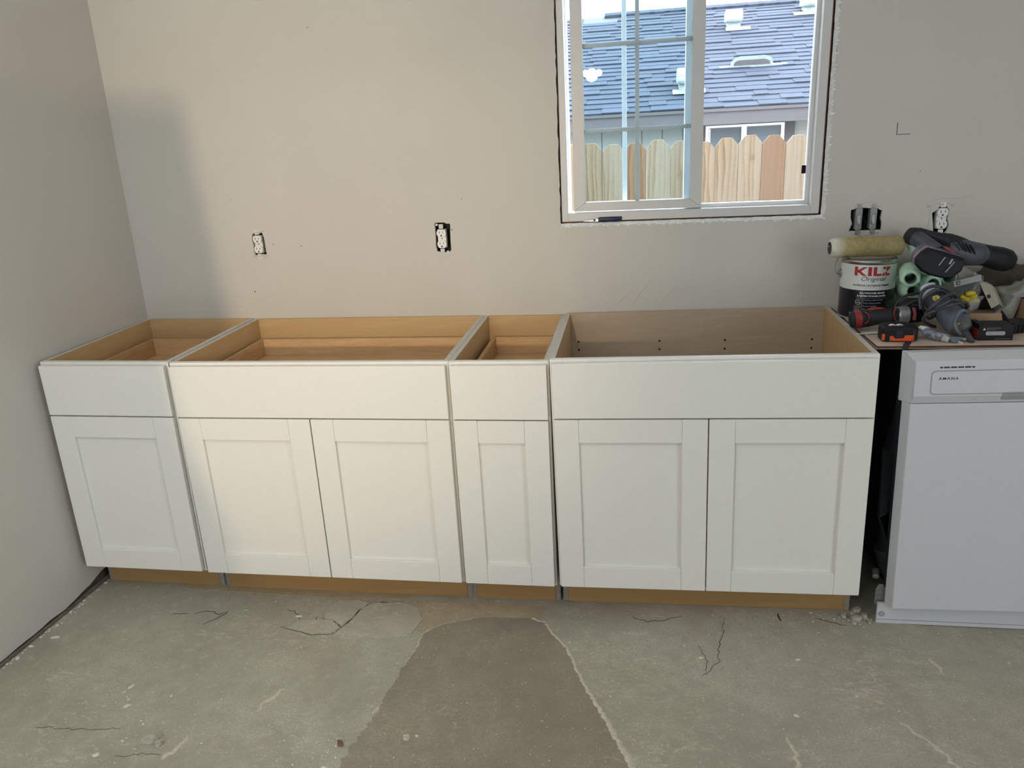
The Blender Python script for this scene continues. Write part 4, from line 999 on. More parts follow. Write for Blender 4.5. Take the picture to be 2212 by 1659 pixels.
# dirty roller cover lying on the can
def nap_mat():
    m, nt, b = new_mat('primer_stained_nap'); v = coords(nt)
    g = noise_n(nt, v, 70, 4, .7); f = noise_n(nt, v, 14, 4)
    sx = node(nt, 'ShaderNodeSeparateXYZ'); nt.links.new(v, sx.inputs[0])
    ad = node(nt, 'ShaderNodeMath', operation='MULTIPLY_ADD'); nt.links.new(f, ad.inputs[0]); ad.inputs[1].default_value = .05; nt.links.new(sx.outputs[0], ad.inputs[2])
    tan = ramp(nt, g, [(.3, (.34, .27, .115)), (.7, (.50, .42, .21))])
    c = mixc(nt, ramp(nt, ad.outputs[0], [(.035, (0, 0, 0)), (.075, (1, 1, 1))]), (.72, .72, .64), tan)
    # clean stripe on the upper side towards the left end
    nt.links.new(c, b.inputs['Base Color']); b.inputs['Roughness'].default_value = .95
    bump(nt, b, noise_n(nt, v, 320, 3, .7), .8, .003); return m, ad
m_nap, nap_ad = nap_mat()
def roller(name, label, p0, p1, r, hole, mat, core, group=None, fuzz=.0012):
    p0, p1 = Vector(p0), Vector(p1); t = thing(name, label, 'roller cover', p0, group=group); d = (p1 - p0).normalized(); Ln = (p1 - p0).length
    prof = [(hole + .001, .004), (r * .62, 0), (r * .80, .002), (r * .93, .008), (r, .018)] + [(r, .018 + (Ln - .036) * k / 10) for k in range(1, 10)] + [(r, Ln - .018), (r * .93, Ln - .008), (r * .80, Ln - .002), (r * .62, Ln), (hole + .001, Ln - .004)]
    mb = MB().lathe(prof, p0, d, n=36)
    for i, v in enumerate(mb.v):
        ax = p0 + d * (v - p0).dot(d); mb.v[i] = v + (v - ax).normalized() * fuzz * noise.noise(v * 90) * 2
    mb.build('nap', mat, t, smooth=70)
    MB().lathe([(hole, 0), (hole + .0022, 0), (hole + .0022, Ln), (hole, Ln)], p0, d, n=28, close=True).build('tube_core', core, t, smooth=40)
    return t
zr = Zb + CH + .0325
ra, rb_ = Vector((2.334, -.135, zr + .001)), Vector((2.561, -.118, zr + .001))
roller('roller_cover', 'used tan-stained roller cover lying across the paint can', ra, rb_, .0315, .0185, m_nap, M('grey_roller_tube', (.10, .10, .09), .8))
# local x of the nap starts at the left end, so shift the stain boundary a little to the right
MB().lathe([(.0001, .03), (.0183, .03), (.0183, .032), (.0001, .032)], ra, (rb_ - ra), n=20).build('tube_plug', m_slot, bpy.data.objects['roller_cover'])

# mint foam roller covers
def P(px, py, y): return sight(px, py, y)
def along(p, dx, dz, L=.225, dy=1.0): d = Vector((dx, dy, dz)).normalized(); return p + d * L
gname = 'mint foam roller covers behind the tools'
pA = P(1967, 602, -.29); roller('roller_cover', 'mint foam roller cover pointing forward, directly right of the paint can', pA, along(pA, .27, -.03, .17), .0285, .0160, m_mint, m_mint_core, gname)
pB = P(1972, 629, -.205); roller('roller_cover', 'lower mint roller cover right of the can, its dark bore just above the cord loop', pB, along(pB, .02, -.06, .185), .0285, .0160, m_mint, m_mint_core, gname)
pC = P(2016, 614, -.235); roller('roller_cover', 'mint roller cover whose dark bore shows right above the white tip of the corded tool', pC, along(pC, .0, -.05, .20), .0285, .0165, m_mint, m_mint_core, gname)
pE = P(2050, 599, -.225); roller('roller_cover', 'mint roller cover tucked under the right end of the saw battery', pE, along(pE, .03, -.05, .20), .0285, .0165, m_mint, m_mint_core, gname)
pF = P(2008, 580, -.235); pF2 = P(1973, 510, -.045); roller('roller_cover', 'mint roller cover leaning up against the wall behind the saw grip', pF, pF2, .030, .0165, m_mint, m_mint_core, gname)
pG = P(1948, 632, -.17); roller('roller_cover', 'lowest mint roller cover, on the plywood between can and cord', Vector((2.578, -.205, Zb + .0265)), Vector((2.590, -.012, Zb + .0265)), .026, .0160, m_mint, m_mint_core, gname)

# cordless reciprocating saw lying on the rollers
saw = thing('cordless_saw', 'black cordless reciprocating saw with battery facing out, lying on the mint rollers', 'power saw', P(2045, 545, -.28))
def pl(pts, y): return [P(a, b, y) for a, b in pts]
face = [(2010, 543), (2042, 554), (2080, 565), (2081, 572), (2074, 584), (2054, 599), (2040, 599), (2008, 591), (1994, 584), (1985, 573), (1986, 563), (1996, 551)]
sil = [(2006, 536), (2044, 545), (2082, 557), (2085, 566), (2077, 585), (2055, 602), (2040, 602), (2005, 594), (1989, 586), (1977, 572), (1978, 560), (1990, 546)]
def shift(Q, dx, dy): return [(a + dx * max(0, min(1, (2085 - a) / 80)), b + dy * max(0, min(1, (2085 - a) / 80))) for a, b in Q]
bt = MB().hull(pl(face, -.355), pl(sil, -.347)).hull(pl(sil, -.347), pl(shift(sil, -2.5, -2.5), -.340)).build('battery_pack', m_black, saw, bevel=.0015)
MB().hull(pl(shift(sil, -2.8, -3), -.3395), pl(shift(sil, -6, -6.5), -.331)).build('battery_seam', M('lavender_grey_plastic', (.21, .205, .27), .35), saw)
MB().hull(pl(shift(sil, -6, -6.7), -.3303), pl(shift(sil, -6.8, -8), -.328)).build('battery_gap', m_red, saw)
MB().hull(pl(shift(sil, -7, -8.2), -.3275), pl(shift(sil, -9, -15), -.303)).build('battery_shoe', m_blue_tool, saw, bevel=.002)
for q, m_ in (([(2027, 573), (2029, 574), (2043, 556), (2041, 555)], m_print_dim), ([(2049, 570), (2053, 571), (2060, 560), (2056, 559)], m_putty), ([(2041, 588), (2043, 589), (2063, 566), (2061, 565)], m_print_dim)):
    MB().hull(pl(q, -.3565), pl(q, -.3545)).build('battery_marking', m_, bt)
sc_c = P(2022, 586, -.353); MB().lathe([(.0025, 0), (.0045, 0), (.0045, .003), (.0025, .003)], sc_c, (0.1, 1, .2), 14, close=True).build('battery_screw', m_steel, bt)
MB().loft([P(2020, 545, -.315), P(2006, 533, -.30), P(1990, 521, -.28), P(1976, 513, -.262), P(1967, 508, -.25)], [(.025, .026), (.023, .024), (.0225, .023), (.0225, .023), (.022, .0225)], 20, e=2.3).build('rear_grip', m_grey_tool, saw, smooth=50)
MB().loft([P(1976, 513, -.262), P(1970, 509, -.253), P(1963, 505, -.245)], [(.0255, .0265), (.0265, .0275), (.020, .021)], 20, round_caps=.004).build('grip_overmold', m_dark, saw, smooth=50)
MB().loft([P(1968, 501, -.245), P(1985, 499, -.24), P(2003, 505, -.235), P(2025, 513, -.23), P(2045, 522, -.225), P(2065, 535, -.22)], [(.013, .009), (.015, .0105), (.016, .012), (.018, .016), (.026, .027), (.033, .036)], 16).build('top_strap', m_dark, saw, smooth=50)
MB().loft([P(2045, 535, -.235), P(2065, 541, -.225), P(2090, 547, -.215), P(2112, 549, -.205), P(2120, 551, -.20)], [(.024, .025), (.035, .038), (.037, .038), (.035, .034), (.030, .029)], 22, e=2.4, round_caps=.006).build('motor_housing', m_grey_tool, saw, smooth=50)
for k in range(4):
    a = P(2068 + k * 9, 519 + k * 3.2, -.262 + k * .004); b = P(2080 + k * 9, 541 + k * 2.6, -.265 + k * .004)
    MB().loft([a, (a + b) / 2 + Vector((0, -.004, .002)), b], [.0022, .003, .0022], 8).build('housing_rib', m_dark, saw, smooth=60)
MB().loft([P(2098, 546, -.21), P(2115, 549, -.20), P(2135, 553, -.19), P(2155, 558, -.178), P(2170, 562, -.168), P(2179, 565, -.162)], [(.029, .030), (.0315, .033), (.0315, .033), (.034, .036), (.034, .035), (.027, .027)], 22, e=2.6, round_caps=.006).build('nose_boot', m_black, saw, smooth=50)
MB().loft([P(2140, 536, -.19), P(2158, 541, -.18), P(2172, 549, -.172)], [.006, .008, .005], 10).build('boot_lip', m_dark, saw, smooth=50)
q = [(1998, 497), (2008, 498), (2010, 503), (2001, 503)]; MB().hull(pl(q, -.247), pl(q, -.232)).build('lock_button', m_red, saw, bevel=.001)
q = [(2038, 531), (2046, 533), (2063, 543), (2058, 544)]; MB().hull(pl([(a - 2, b + 2) for a, b in q], -.3275), pl(q, -.31)).build('red_badge', m_red, saw)
wire = [P(2068, 512, -.21), P(2085, 516, -.20), P(2100, 523, -.20), P(2112, 533, -.205), P(2117, 541, -.21)]
MB().loft(wire, [.0018] * 5, 7).build('hook_wire', m_dark, saw, smooth=60)

# corded grey power tool with its lead wound round it
pt_ = thing('corded_power_tool', 'dusty grey corded power tool with yellow switch and its lead wrapped around', 'power tool', P(2045, 665, -.36))
ax = [P(2003, 626, -.285), P(2010, 634, -.30), P(2020, 647, -.32), P(2032, 661, -.345), P(2044, 673, -.365), P(2055, 684, -.385), P(2066, 695, -.405), P(2076, 705, -.42), P(2085, 713, -.432)]
rd = [.023, .027, .033, .034, .031, .0345, .036, .032, .024]
for i_, p_ in enumerate(ax): p_.z = max(p_.z, Zb + rd[i_] + .001)
MB().loft([P(2004, 619, -.29)] + ax[1:3], [.022, .025, .027], 20, round_caps=.008).build('white_nozzle_guard', M('pale_lilac_plastic', (.66, .70, .80), .4, var=.1), pt_, smooth=50)
MB().loft([P(2012, 638, -.305)] + ax[2:5], [.026] + rd[2:5], 22).build('front_housing', m_grey_tool, pt_, smooth=50)
MB().loft(ax[4:8], rd[4:8], 24, e=2.2).build('motor_barrel', m_blue_tool, pt_, smooth=50)
MB().loft(ax[7:], [.032, .0245], 22, round_caps=.006).build('rear_cap', M('olive_grey_plastic', (.10, .10, .088), .55, var=.2), pt_, smooth=50)
q = [(2014, 640), (2025, 637), (2031, 641), (2031, 648), (2022, 652), (2015, 648)]
MB().hull(pl(q, -.3660), pl(q, -.335)).build('yellow_switch', M('yellow_switch_plastic', (.72, .60, .20), .4), pt_, bevel=.0025)
q = [(2019, 641), (2023, 640), (2025, 648), (2020, 649)]; MB().hull(pl(q, -.3675), pl(q, -.360)).build('switch_groove', M('amber_plastic', (.42, .30, .05), .4), pt_, bevel=.001)
q = [(2067, 699), (2073, 696), (2075, 699), (2069, 703)]; MB().hull(pl(q, -.4525), pl(q, -.43)).build('ochre_sticker', M('ochre_sticker', (.33, .24, .12), .5), pt_)
def resample(P_, k):
    out = []
    for i in range(len(P_) - 1):
        p0, p1, p2, p3 = P_[max(0, i - 1)], P_[i], P_[i + 1], P_[min(len(P_) - 1, i + 2)]
        for j in range(k):
            t = j / k; out.append(.5 * ((2 * p1) + (p2 - p0) * t + (2 * p0 - 5 * p1 + 4 * p2 - p3) * t * t + (-p0 + 3 * p1 - 3 * p2 + p3) * t ** 3))
    return out + [P_[-1]]
def cord(name, pts, r, mat, parent, k=8):
    pts = resample([Vector(p) for p in pts], k)
    for p in pts: p.z = max(p.z, Zb + r + .001)
    return MB().loft(pts, [r] * len(pts), 8).build(name, mat, parent, smooth=70)
# turns of the lead: front arcs measured, backs carried round behind the tool
turns = [(1989, 668, -.34), (1987, 650, -.33), (1990, 634, -.325), (2002, 622, -.33), (2020, 618, -.335), (2040, 623, -.33), (2056, 634, -.31), (2062, 646, -.27), (2050, 660, -.24), (2020, 665, -.255),
         (1999, 672, -.32), (1993, 660, -.355), (1997, 645, -.37), (2010, 632, -.37), (2030, 627, -.36), (2047, 637, -.335), (2058, 650, -.29), (2045, 668, -.26), (2020, 682, -.30),
         (2006, 688, -.36), (2002, 676, -.40), (2014, 662, -.415), (2030, 648, -.41), (2046, 638, -.395), (2060, 635, -.375), (2066, 641, -.345), (2060, 655, -.31), (2040, 680, -.315),
         (2014, 680, -.385), (2022, 668, -.42), (2036, 658, -.425), (2056, 648, -.415), (2080, 653, -.385), (2088, 660, -.355), (2086, 668, -.335), (2075, 662, -.345), (2062, 655, -.36)]
cord('wound_lead', [P(*a) for a in turns], .0048, m_cord, pt_)
cord('lead_loop', [P(2092, 662, -.35), P(2086, 654, -.385), P(2072, 655, -.41), P(2050, 660, -.425), P(2025, 669, -.42), P(2003, 679, -.41), P(1994, 691, -.39), P(2006, 701, -.36), P(2020, 706, -.34)], .0048, m_cord, pt_)
cord('lead_ring', [P(2075, 722, -.455), P(2066, 712, -.472), P(2062, 697, -.468), P(2066, 684, -.458), P(2075, 673, -.447), P(2083, 671, -.435), P(2088, 675, -.415)], .0050, m_blue_tool, pt_)
pb_ = P(2085, 722, -.452); 
MB().loft([P(2084, 718, -.445), P(2092, 729, -.468), P(2100, 737, -.485)], [.012, .010, .0075], 12, round_caps=.003).build('strain_relief', m_grey_tool, pt_, smooth=50)
plug = MB().hull([Vector(v) for v in (P(2053, 727, -.478), P(2078, 727, -.470), P(2082, 731, -.476), P(2064, 743, -.490), P(2054, 737, -.487))], [Vector(v) + Vector((0, .004, -.012)) for v in (P(2053, 727, -.478), P(2078, 727, -.470), P(2082, 731, -.476), P(2064, 743, -.490), P(2054, 737, -.487))])
for i, v in enumerate(plug.v): plug.v[i] = Vector((v.x, v.y, max(v.z, Zb + .0012)))
plg = plug.build('mains_plug', m_blue_tool, pt_, bevel=.0015)
for a, b in (((2080, 732), (2088, 733)), ((2070, 739), (2080, 742))):
    u, v = P(*a, -.482), P(*b, -.489); MB().loft([u, v], [(.0012, .0035)] * 2, 6, e=5).build('plug_prong', m_steel, plg)

# red and black oscillating tool
mt = thing('oscillating_tool', 'red and black cordless oscillating tool lying in front of the paint can', 'power tool', P(1910, 688, -.30))
mp = [P(1840, 692, -.33), P(1852, 690, -.33), P(1872, 687, -.325), P(1895, 684, -.32), P(1915, 682, -.315), P(1932, 681, -.31), P(1950, 680, -.305), P(1968, 679, -.30), P(1986, 678, -.295)]
mr = [(.020, .023), (.024, .027), (.025, .0275), (.022, .0245), (.0185, .021), (.020, .0225), (.022, .025), (.0225, .0255), (.021, .024)]
MB().loft(mp[:7], mr[:7], 22, e=2.3, round_caps=.007).build('tool_body', m_dark, mt, smooth=50)
MB().loft([P(1945, 680, -.3055)] + mp[7:], [(.0228, .0258), (.0235, .0262), (.022, .025)], 22, e=2.6, round_caps=.003).build('battery_end', m_black, mt, smooth=50)
MB().loft([P(1845, 691, -.33), P(1851, 690.2, -.33), P(1857, 689.5, -.329)], [(.0243, .0275), (.0252, .0283), (.0250, .0280)], 22, e=2.3).build('red_band', m_red, mt, smooth=50)
MB().loft([P(1872, 671, -.325), P(1885, 667, -.322), P(1900, 666, -.319), P(1912, 667, -.316)], [(.008, .003), (.011, .004), (.010, .004), (.006, .002)], 10).build('red_paddle', m_red, mt, smooth=50)
rg = [P(1868, 674, -.3525), P(1874, 678, -.3525), P(1877, 686, -.353), P(1875, 695, -.352), P(1868, 699, -.350)]; cord('red_trim_ring', rg, .0022, m_red, mt, 4)
rg = [P(1937, 664, -.325), P(1932, 672, -.332), P(1931, 681, -.334), P(1934, 691, -.331), P(1939, 696, -.326)]; cord('red_trim_ring', rg, .002, m_red, mt, 4)
MB().loft([P(1936, 680.6, -.3085), P(1946, 680.2, -.306), P(1958, 679.6, -.303)], [(.0222, .0252), (.0232, .0262), (.0240, .0268)], 22, e=2.5).build('silver_collar', m_grey_metal, mt, smooth=50)
q = [(1943, 675), (1947, 675), (1947, 684), (1943, 684)]; MB().hull(pl(q, -.3325), pl(q, -.327)).build('white_decal', m_print_white, mt)
q = [(1970, 664), (1978, 665), (1980, 680), (1978, 692), (1971, 691), (1973, 678)]; MB().hull(pl(q, -.3285), pl(q, -.32)).build('red_battery_label', M('faded_red_label', (.33, .07, .08), .5), mt)

# tape measure
tp = thing('tape_measure', 'black and orange tape measure lying flat at the plywood front edge', 'tape measure', (2.455, -.44, Zb))
def tp_poly(k): return [(2.470 + (x) * k, -.433 + (y) * k) for x, y in [(-.050, -.030), (-.043, -.037), (.030, -.041), (.040, -.038), (.049, -.026), (.052, .0), (.046, .025), (.028, .040), (-.020, .040), (-.042, .028), (-.050, .008)]]
def ring(k, z): return [Vector((x, y, z)) for x, y in tp_poly(k)]
MB().hull(ring(.93, Zb + .0015), ring(1, Zb + .005)).hull(ring(1, Zb + .005), ring(1, Zb + .036)).hull(ring(1, Zb + .036), ring(.90, Zb + .043)).build('tape_case', m_black, tp, bevel=.002)
def tside(pts, d=.0012):
    return pts
def front_strip(pts, mat, name):   # pts on the case front as (x, z); follows the front face y(x)
    f = lambda x: -.433 + (-.037 + (x - 2.412) / (.073) * -.004) - .0010; pts = [(x + .0, z) for x, z in pts]; sh_ = Vector((.015, 0, 0))
    A = [Vector((x, f(x), Zb + z)) + sh_ for x, z in pts]; return MB().hull(A, [p + Vector((0, .004, 0)) for p in A]).build(name, mat, tp, bevel=.0006)
front_strip([(2.425, .004), (2.484, .004), (2.486, .021), (2.466, .021), (2.461, .012), (2.439, .011), (2.434, .019), (2.425, .019)], m_orange, 'orange_grip')
MB().hull([Vector(p) + Vector((.015, 0, 0)) for p in ((2.4855, -.4752, Zb + .004), (2.497, -.468, Zb + .004), (2.497, -.468, Zb + .023), (2.4855, -.4752, Zb + .021))], [Vector(p) + Vector((.015, 0, 0)) for p in ((2.4855, -.468, Zb + .004), (2.494, -.462, Zb + .004), (2.494, -.462, Zb + .023), (2.4855, -.468, Zb + .021))]).build('orange_corner', m_orange, tp)
MB().hull([Vector(p) + Vector((.015, 0, 0)) for p in ((2.4045, -.4665, Zb + .006), (2.4115, -.4712, Zb + .006), (2.4115, -.4712, Zb + .024), (2.4045, -.4665, Zb + .024))], [Vector(p) + Vector((.015, 0, 0)) for p in ((2.4065, -.462, Zb + .006), (2.4125, -.466, Zb + .006), (2.4125, -.466, Zb + .024), (2.4065, -.462, Zb + .024))]).build('orange_corner', m_orange, tp)
front_strip([(2.441, .0125), (2.459, .0135), (2.459, .034), (2.441, .034)], m_dark, 'thumb_lock')
for x in (2.452, 2.472): MB().loft([(x - .007, -.44, Zb + .0425), (x, -.44, Zb + .0452), (x + .008, -.438, Zb + .0425)], [(.006, .002)] * 3, 10, round_caps=.002).build('white_top_mark', m_print_white, tp)
MB().hull([Vector(p) + Vector((.015, 0, 0)) for p in ((2.5030, -.464, Zb + .006), (2.5085, -.452, Zb + .006), (2.5085, -.452, Zb + .032), (2.5030, -.464, Zb + .032))], [Vector(p) + Vector((.015, 0, 0)) for p in ((2.501, -.461, Zb + .006), (2.506, -.450, Zb + .006), (2.506, -.450, Zb + .032), (2.501, -.461, Zb + .032))]).build('end_hook', m_grey_metal, tp)
MB().loft([sight_z(1966, 736, Zb + .003), sight_z(1962, 740, Zb + .003), P(1958, 745.5, -.5045) + Vector((0, 0, .0035)), P(1955, 752, -.5085), P(1953, 758, -.512)], [(.004, .0012), (.007, .0014), (.008, .0014), (.007, .0014), (.004, .001)], 8, e=4, up=(0, -.3, 1)).build('wrist_strap', m_dark, tp)

# putty knife / utility knife and the stick under the tools
kn = thing('utility_knife', 'paint-spattered grey-blue knife handle beside the orange tape measure', 'knife', P(2020, 724, -.45))
kp_ = [P(1998, 715, -.435), P(2010, 721, -.445), P(2025, 727, -.455), P(2038, 731, -.465), P(2047, 734, -.470)]
for p in kp_: p.z = max(p.z, Zb + .011)
m_spat = M('paint_spattered_handle', (.20, .22, .27), .5, var=.75, scale=70)
MB().loft(kp_, [(.013, .0105), (.014, .012), (.0145, .0125), (.0135, .012), (.010, .010)], 14, e=2.6, round_caps=.004).build('knife_handle', m_spat, kn, smooth=50)
MB().loft([P(2036, 731, -.467) + Vector((0, -.004, .002)), P(2046, 735, -.474) + Vector((0, -.002, .002))], [(.012, .011), (.0095, .0095)], 12, round_caps=.004).build('pale_butt_cap', M('pale_butt', (.42, .42, .40), .5, var=.3, scale=60), kn, smooth=50)
MB().loft([P(1988, 708, -.42), P(1996, 711, -.427), P(2003, 715, -.434)], [(.010, .007), (.012, .009), (.0125, .010)], 12, round_caps=.004).build('white_collar', m_socket, kn, smooth=50)
st = thing('white_stick', 'thin white stick poking out left of the tape measure', 'stick', Vector((2.40, -.385, Zb + .004)))
MB().loft([Vector((2.366, -.392, Zb + .0042)), Vector((2.40, -.383, Zb + .0045)), Vector((2.49, -.368, Zb + .0045))], [(.0012, .001), (.004, .003), (.005, .0035)], 8).build('stick_shaft', m_print_white, st, smooth=50)

# small printed black box, its open brown carton behind, more boxes to the right
bb = thing('small_black_box', 'small black printed carton with grey window, at the right front of the plywood', 'box', (2.712, -.44, Zb))
bx0, bx1, by0, by1, bz1 = 2.679, 2.771, -.462, -.400, Zb + .0435
MB().box(bx0, bx1, by0, by1, Zb + .0005, bz1).build('carton_body', m_black, bb, bevel=.0012)
MB().box(bx0 - .0006, bx0 + .001, by0 + .001, by1 - .001, Zb + .002, bz1 - .012).build('red_end_panel', M('dark_red_card', (.22, .015, .02), .5), bb)
MB().prism(rrect(bx0 + .019, bx0 + .070, Zb + .0155, Zb + .027, .004), (0, by0 - .0005, 0), (1, 0, 0), (0, 0, 1), (0, .001, 0)).build('grey_window', M('grey_label_window', (.34, .34, .34), .45, var=.1), bb)
MB().prism([(bx0 + .0105, Zb + .031), (bx0 + .0175, Zb + .031), (bx0 + .014, Zb + .0375)], (0, by0 - .0005, 0), (1, 0, 0), (0, 0, 1), (0, .001, 0)).build('warning_triangle', m_print_white, bb)
for i, (s, w_) in enumerate((('WARNING: READ INSTRUCTIONS', .036), ('KEEP AWAY FROM CHILDREN', .038), ('SEE BACK PANEL', .024))):
    tv, tf = text_mb(s, .0032); tv = fit_w(tv, w_); x0_ = bx0 + .0195 + w_ / 2
    MB().add([Vector((x0_ + v.x, by0 - .0004 - v.z, Zb + .0372 - i * .0030 + v.y * .7)) for v in tv], tf).build('printed_line', m_print_dim, bb)
MB().box(bx0 + .044, bx0 + .086, by0 - .0004, by0 + .001, Zb + .0045, Zb + .0052).build('printed_rule', m_print_dim, bb)
MB().hull([Vector(p) for p in ((bx0 + .002, by0 + .002, bz1), (bx0 + .014, by0 + .001, bz1), (bx0 + .010, by1 - .02, bz1 + .004), (bx0 - .006, by1 - .02, bz1 + .004))], [Vector(p) for p in ((bx0 - .004, by0 + .006, bz1 + .007), (bx0 + .009, by0 + .004, bz1 + .004), (bx0 + .006, by1 - .02, bz1 + .009), (bx0 - .010, by1 - .02, bz1 + .009))]).build('lifted_flap', m_black, bb)
bc = thing('open_carton', 'low brown cardboard carton with a raised flap behind the small black box', 'box', (2.74, -.34, Zb))
MB().box(2.690, 2.785, -.375, -.29, Zb + .0005, Zb + .018).build('carton_body', m_card, bc, bevel=.001)
MB().hull([Vector(p) for p in ((2.688, -.378, Zb + .018), (2.778, -.378, Zb + .018), (2.776, -.362, Zb + .055), (2.689, -.362, Zb + .056))], [Vector(p) for p in ((2.688, -.376, Zb + .018), (2.778, -.376, Zb + .018), (2.776, -.360, Zb + .055), (2.689, -.360, Zb + .056))]).build('raised_flap', m_card, bc)
MB().hull([Vector(p) for p in ((2.790, -.40, Zb + .03), (2.80, -.30, Zb + .05), (2.80, -.30, Zb + .004), (2.788, -.41, Zb + .004))], [Vector(p) for p in ((2.793, -.40, Zb + .03), (2.803, -.30, Zb + .05), (2.803, -.30, Zb + .004), (2.791, -.41, Zb + .004))]).build('dark_liner', m_dark, bc)
bk = thing('cardboard_box', 'taller brown cardboard box at the right edge of the pile', 'box', (2.93, -.2, Zb))
rb2 = [(2.885, -.265), (3.06, -.250), (3.05, -.155), (2.873, -.170)]
MB().prism(rb2, (0, 0, Zb + .0005), (1, 0, 0), (0, 1, 0), (0, 0, .072)).build('box_body', m_card, bk, bevel=.0015)
MB().prism([(2.895, -.2655), (2.97, -.2590), (2.965, -.24), (2.892, -.247)], (0, 0, Zb + .0725), (1, 0, 0), (0, 1, 0), (0, 0, .0012)).build('top_flap', m_card, bk)

# clear bag with a printed header card and yellow pieces
bgt = thing('plastic_bag', 'clear plastic bag with white header card and yellow pieces behind the corded tool', 'bag', P(2092, 630, -.24))
hd = [(2060, 608), (2119, 593), (2121, 606), (2061, 620)]
hc = MB().hull(pl(hd, -.262), pl(hd, -.2605)).build('header_card', M('grey_white_card', (.36, .36, .35), .6), bgt)
gb = [(2062, 622), (2110, 609), (2100, 622), (2064, 640)]; MB().hull(pl(gb, -.2615), pl(gb, -.2600)).build('green_card_panel', M('dark_green_print', (.030, .060, .042), .5, var=.3), bgt)
for ln in ([(2066.5, 608.5), (2074, 606.5), (2074, 608), (2068.5, 609.5), (2067.8, 612), (2068.6, 614.2), (2075, 612.6), (2075, 614.2), (2067.5, 616.2), (2065, 612.5)], [(2071, 609.9), (2076, 608.6), (2076, 610.1), (2071, 611.4)]):
    MB().hull(pl(ln, -.2628), pl(ln, -.2619)).build('header_logo', m_print_black, hc)
for ln in ([(2078, 606), (2090, 603), (2090, 604), (2078, 607)], [(2078, 609), (2086, 607), (2086, 608), (2078, 610)], [(2105, 598.5), (2116, 596), (2116, 597), (2105, 599.5)], [(2110, 602), (2116, 600.5), (2116, 602.5), (2110, 604)]):
    MB().hull(pl(ln, -.2626), pl(ln, -.2619)).build('header_print', m_dwgrey, hc)
fb = MB(); nu, nv = 14, 12; grid = []
corner = [P(2105, 566, -.235), P(2126, 596, -.235), P(2112, 662, -.240), P(2060, 652, -.235)]
for j in range(nv + 1):
    for i in range(nu + 1):
        u, v = i / nu, j / nv; p = (corner[0] + Vector((-.04, 0, -.01))) * (1 - u) * (1 - v) + corner[1] * u * (1 - v) + corner[2] * u * v + corner[3] * (1 - u) * v
        grid.append(p + Vector((0, -.012 * math.sin(PI * u) * math.sin(PI * v) + .010 * noise.noise(p * 60), .004 * noise.noise(p * 80))))
fb.add(grid, [(j * (nu + 1) + i, j * (nu + 1) + i + 1, (j + 1) * (nu + 1) + i + 1, (j + 1) * (nu + 1) + i) for j in range(nv) for i in range(nu)])
fb.build('bag_film', m_bag, bgt, smooth=60)
for a in [(2080, 644), (2090, 648), (2100, 643), (2096, 634), (2084, 650), (2104, 650), (2078, 652)]:
    c = P(*a, -.245); d = Vector((random.uniform(-1, 1), random.uniform(-.4, .4), random.uniform(-.5, .5))).normalized() * .011
    MB().loft([c - d, c, c + d], [.007, .009, .006], 10, round_caps=.004).build('yellow_piece', m_yellow, bgt, smooth=60)
MB().loft([P(2085, 668, -.31), P(2100, 660, -.30), P(2112, 648, -.285), P(2122, 641, -.275)], [(.018, .010), (.020, .016), (.010, .010), (.006, .004)], 10).build('bag_bottom_fold', m_bag, bgt, smooth=60)

# beige bracket, dust sheet, brown cloth, tool in a cord coil
br = thing('plastic_bracket', 'beige plastic bracket with a square hole leaning in front of the dust sheet', 'bracket', P(2138, 640, -.22))
out_ = [(2116, 610), (2130, 612), (2143, 619), (2159, 657), (2141, 667), (2118, 616)]
bo = [P(a, b, -.235 + (b - 610) * -.0006) for a, b in out_]
hole_ = [(2132, 638), (2139, 636), (2141, 643), (2134, 645)]
MB().hull(bo, [p + Vector((.004, .008, .003)) for p in bo]).build('bracket_plate', m_putty, br, bevel=.0008)
ho = [P(a, b, -.2365 + (b - 610) * -.0006) for a, b in hole_]; MB().hull(ho, [p + Vector((0, .004, 0)) for p in ho]).build('square_hole', m_slot, br)
sd_ = [(2143, 619), (2150, 622), (2168, 664), (2159, 657)]; so = [P(a, b, -.225 + (b - 610) * -.0006) for a, b in sd_]; MB().hull(so, [p + Vector((.002, .010, .002)) for p in so]).build('bracket_flange', M('shaded_putty', (.24, .225, .19), .6), br)
def crumple(name, label, cat, c, sx, sy, sz, mat, amp, fr, seed, part, flat=None):
    t = thing(name, label, cat, Vector((c[0], c[1], Zb))); nu, nv = 40, 20; mb = MB(); V_ = []
    for j in range(nv + 1):
        ph = -PI / 2 + PI * j / nv
        for i in range(nu):
            th = 2 * PI * i / nu; d = Vector((math.cos(th) * math.cos(ph), math.sin(th) * math.cos(ph), math.sin(ph)))
            r = 1 + amp * noise.fractal(d * fr + Vector((seed, 0, 0)), 1.0, 2.0, 4) + amp * .6 * abs(noise.noise(d * fr * 2.3 + Vector((0, seed, 0))))
            p = Vector((c[0] + d.x * r * sx, min(-.004, c[1] + d.y * r * sy), 0)); lo = Zb + .001 if (flat is None or not 2.866 < p.x < 3.066) else flat; p.z = max(lo, c[2] + d.z * r * sz); V_.append(p)
    mb.add(V_, [(j * nu + i, j * nu + (i + 1) % nu, (j + 1) * nu + (i + 1) % nu, (j + 1) * nu + i) for j in range(nv) for i in range(nu)])
    mb.build(part, mat, t, smooth=70); return t
m_sheet = M('grey_plastic_sheeting', (.27, .265, .245), .32, var=.12, scale=14, bmp=.2, bscale=30)
m_cloth = M('dark_brown_canvas', (.085, .070, .052), .9, var=.3, scale=30, bmp=.3)
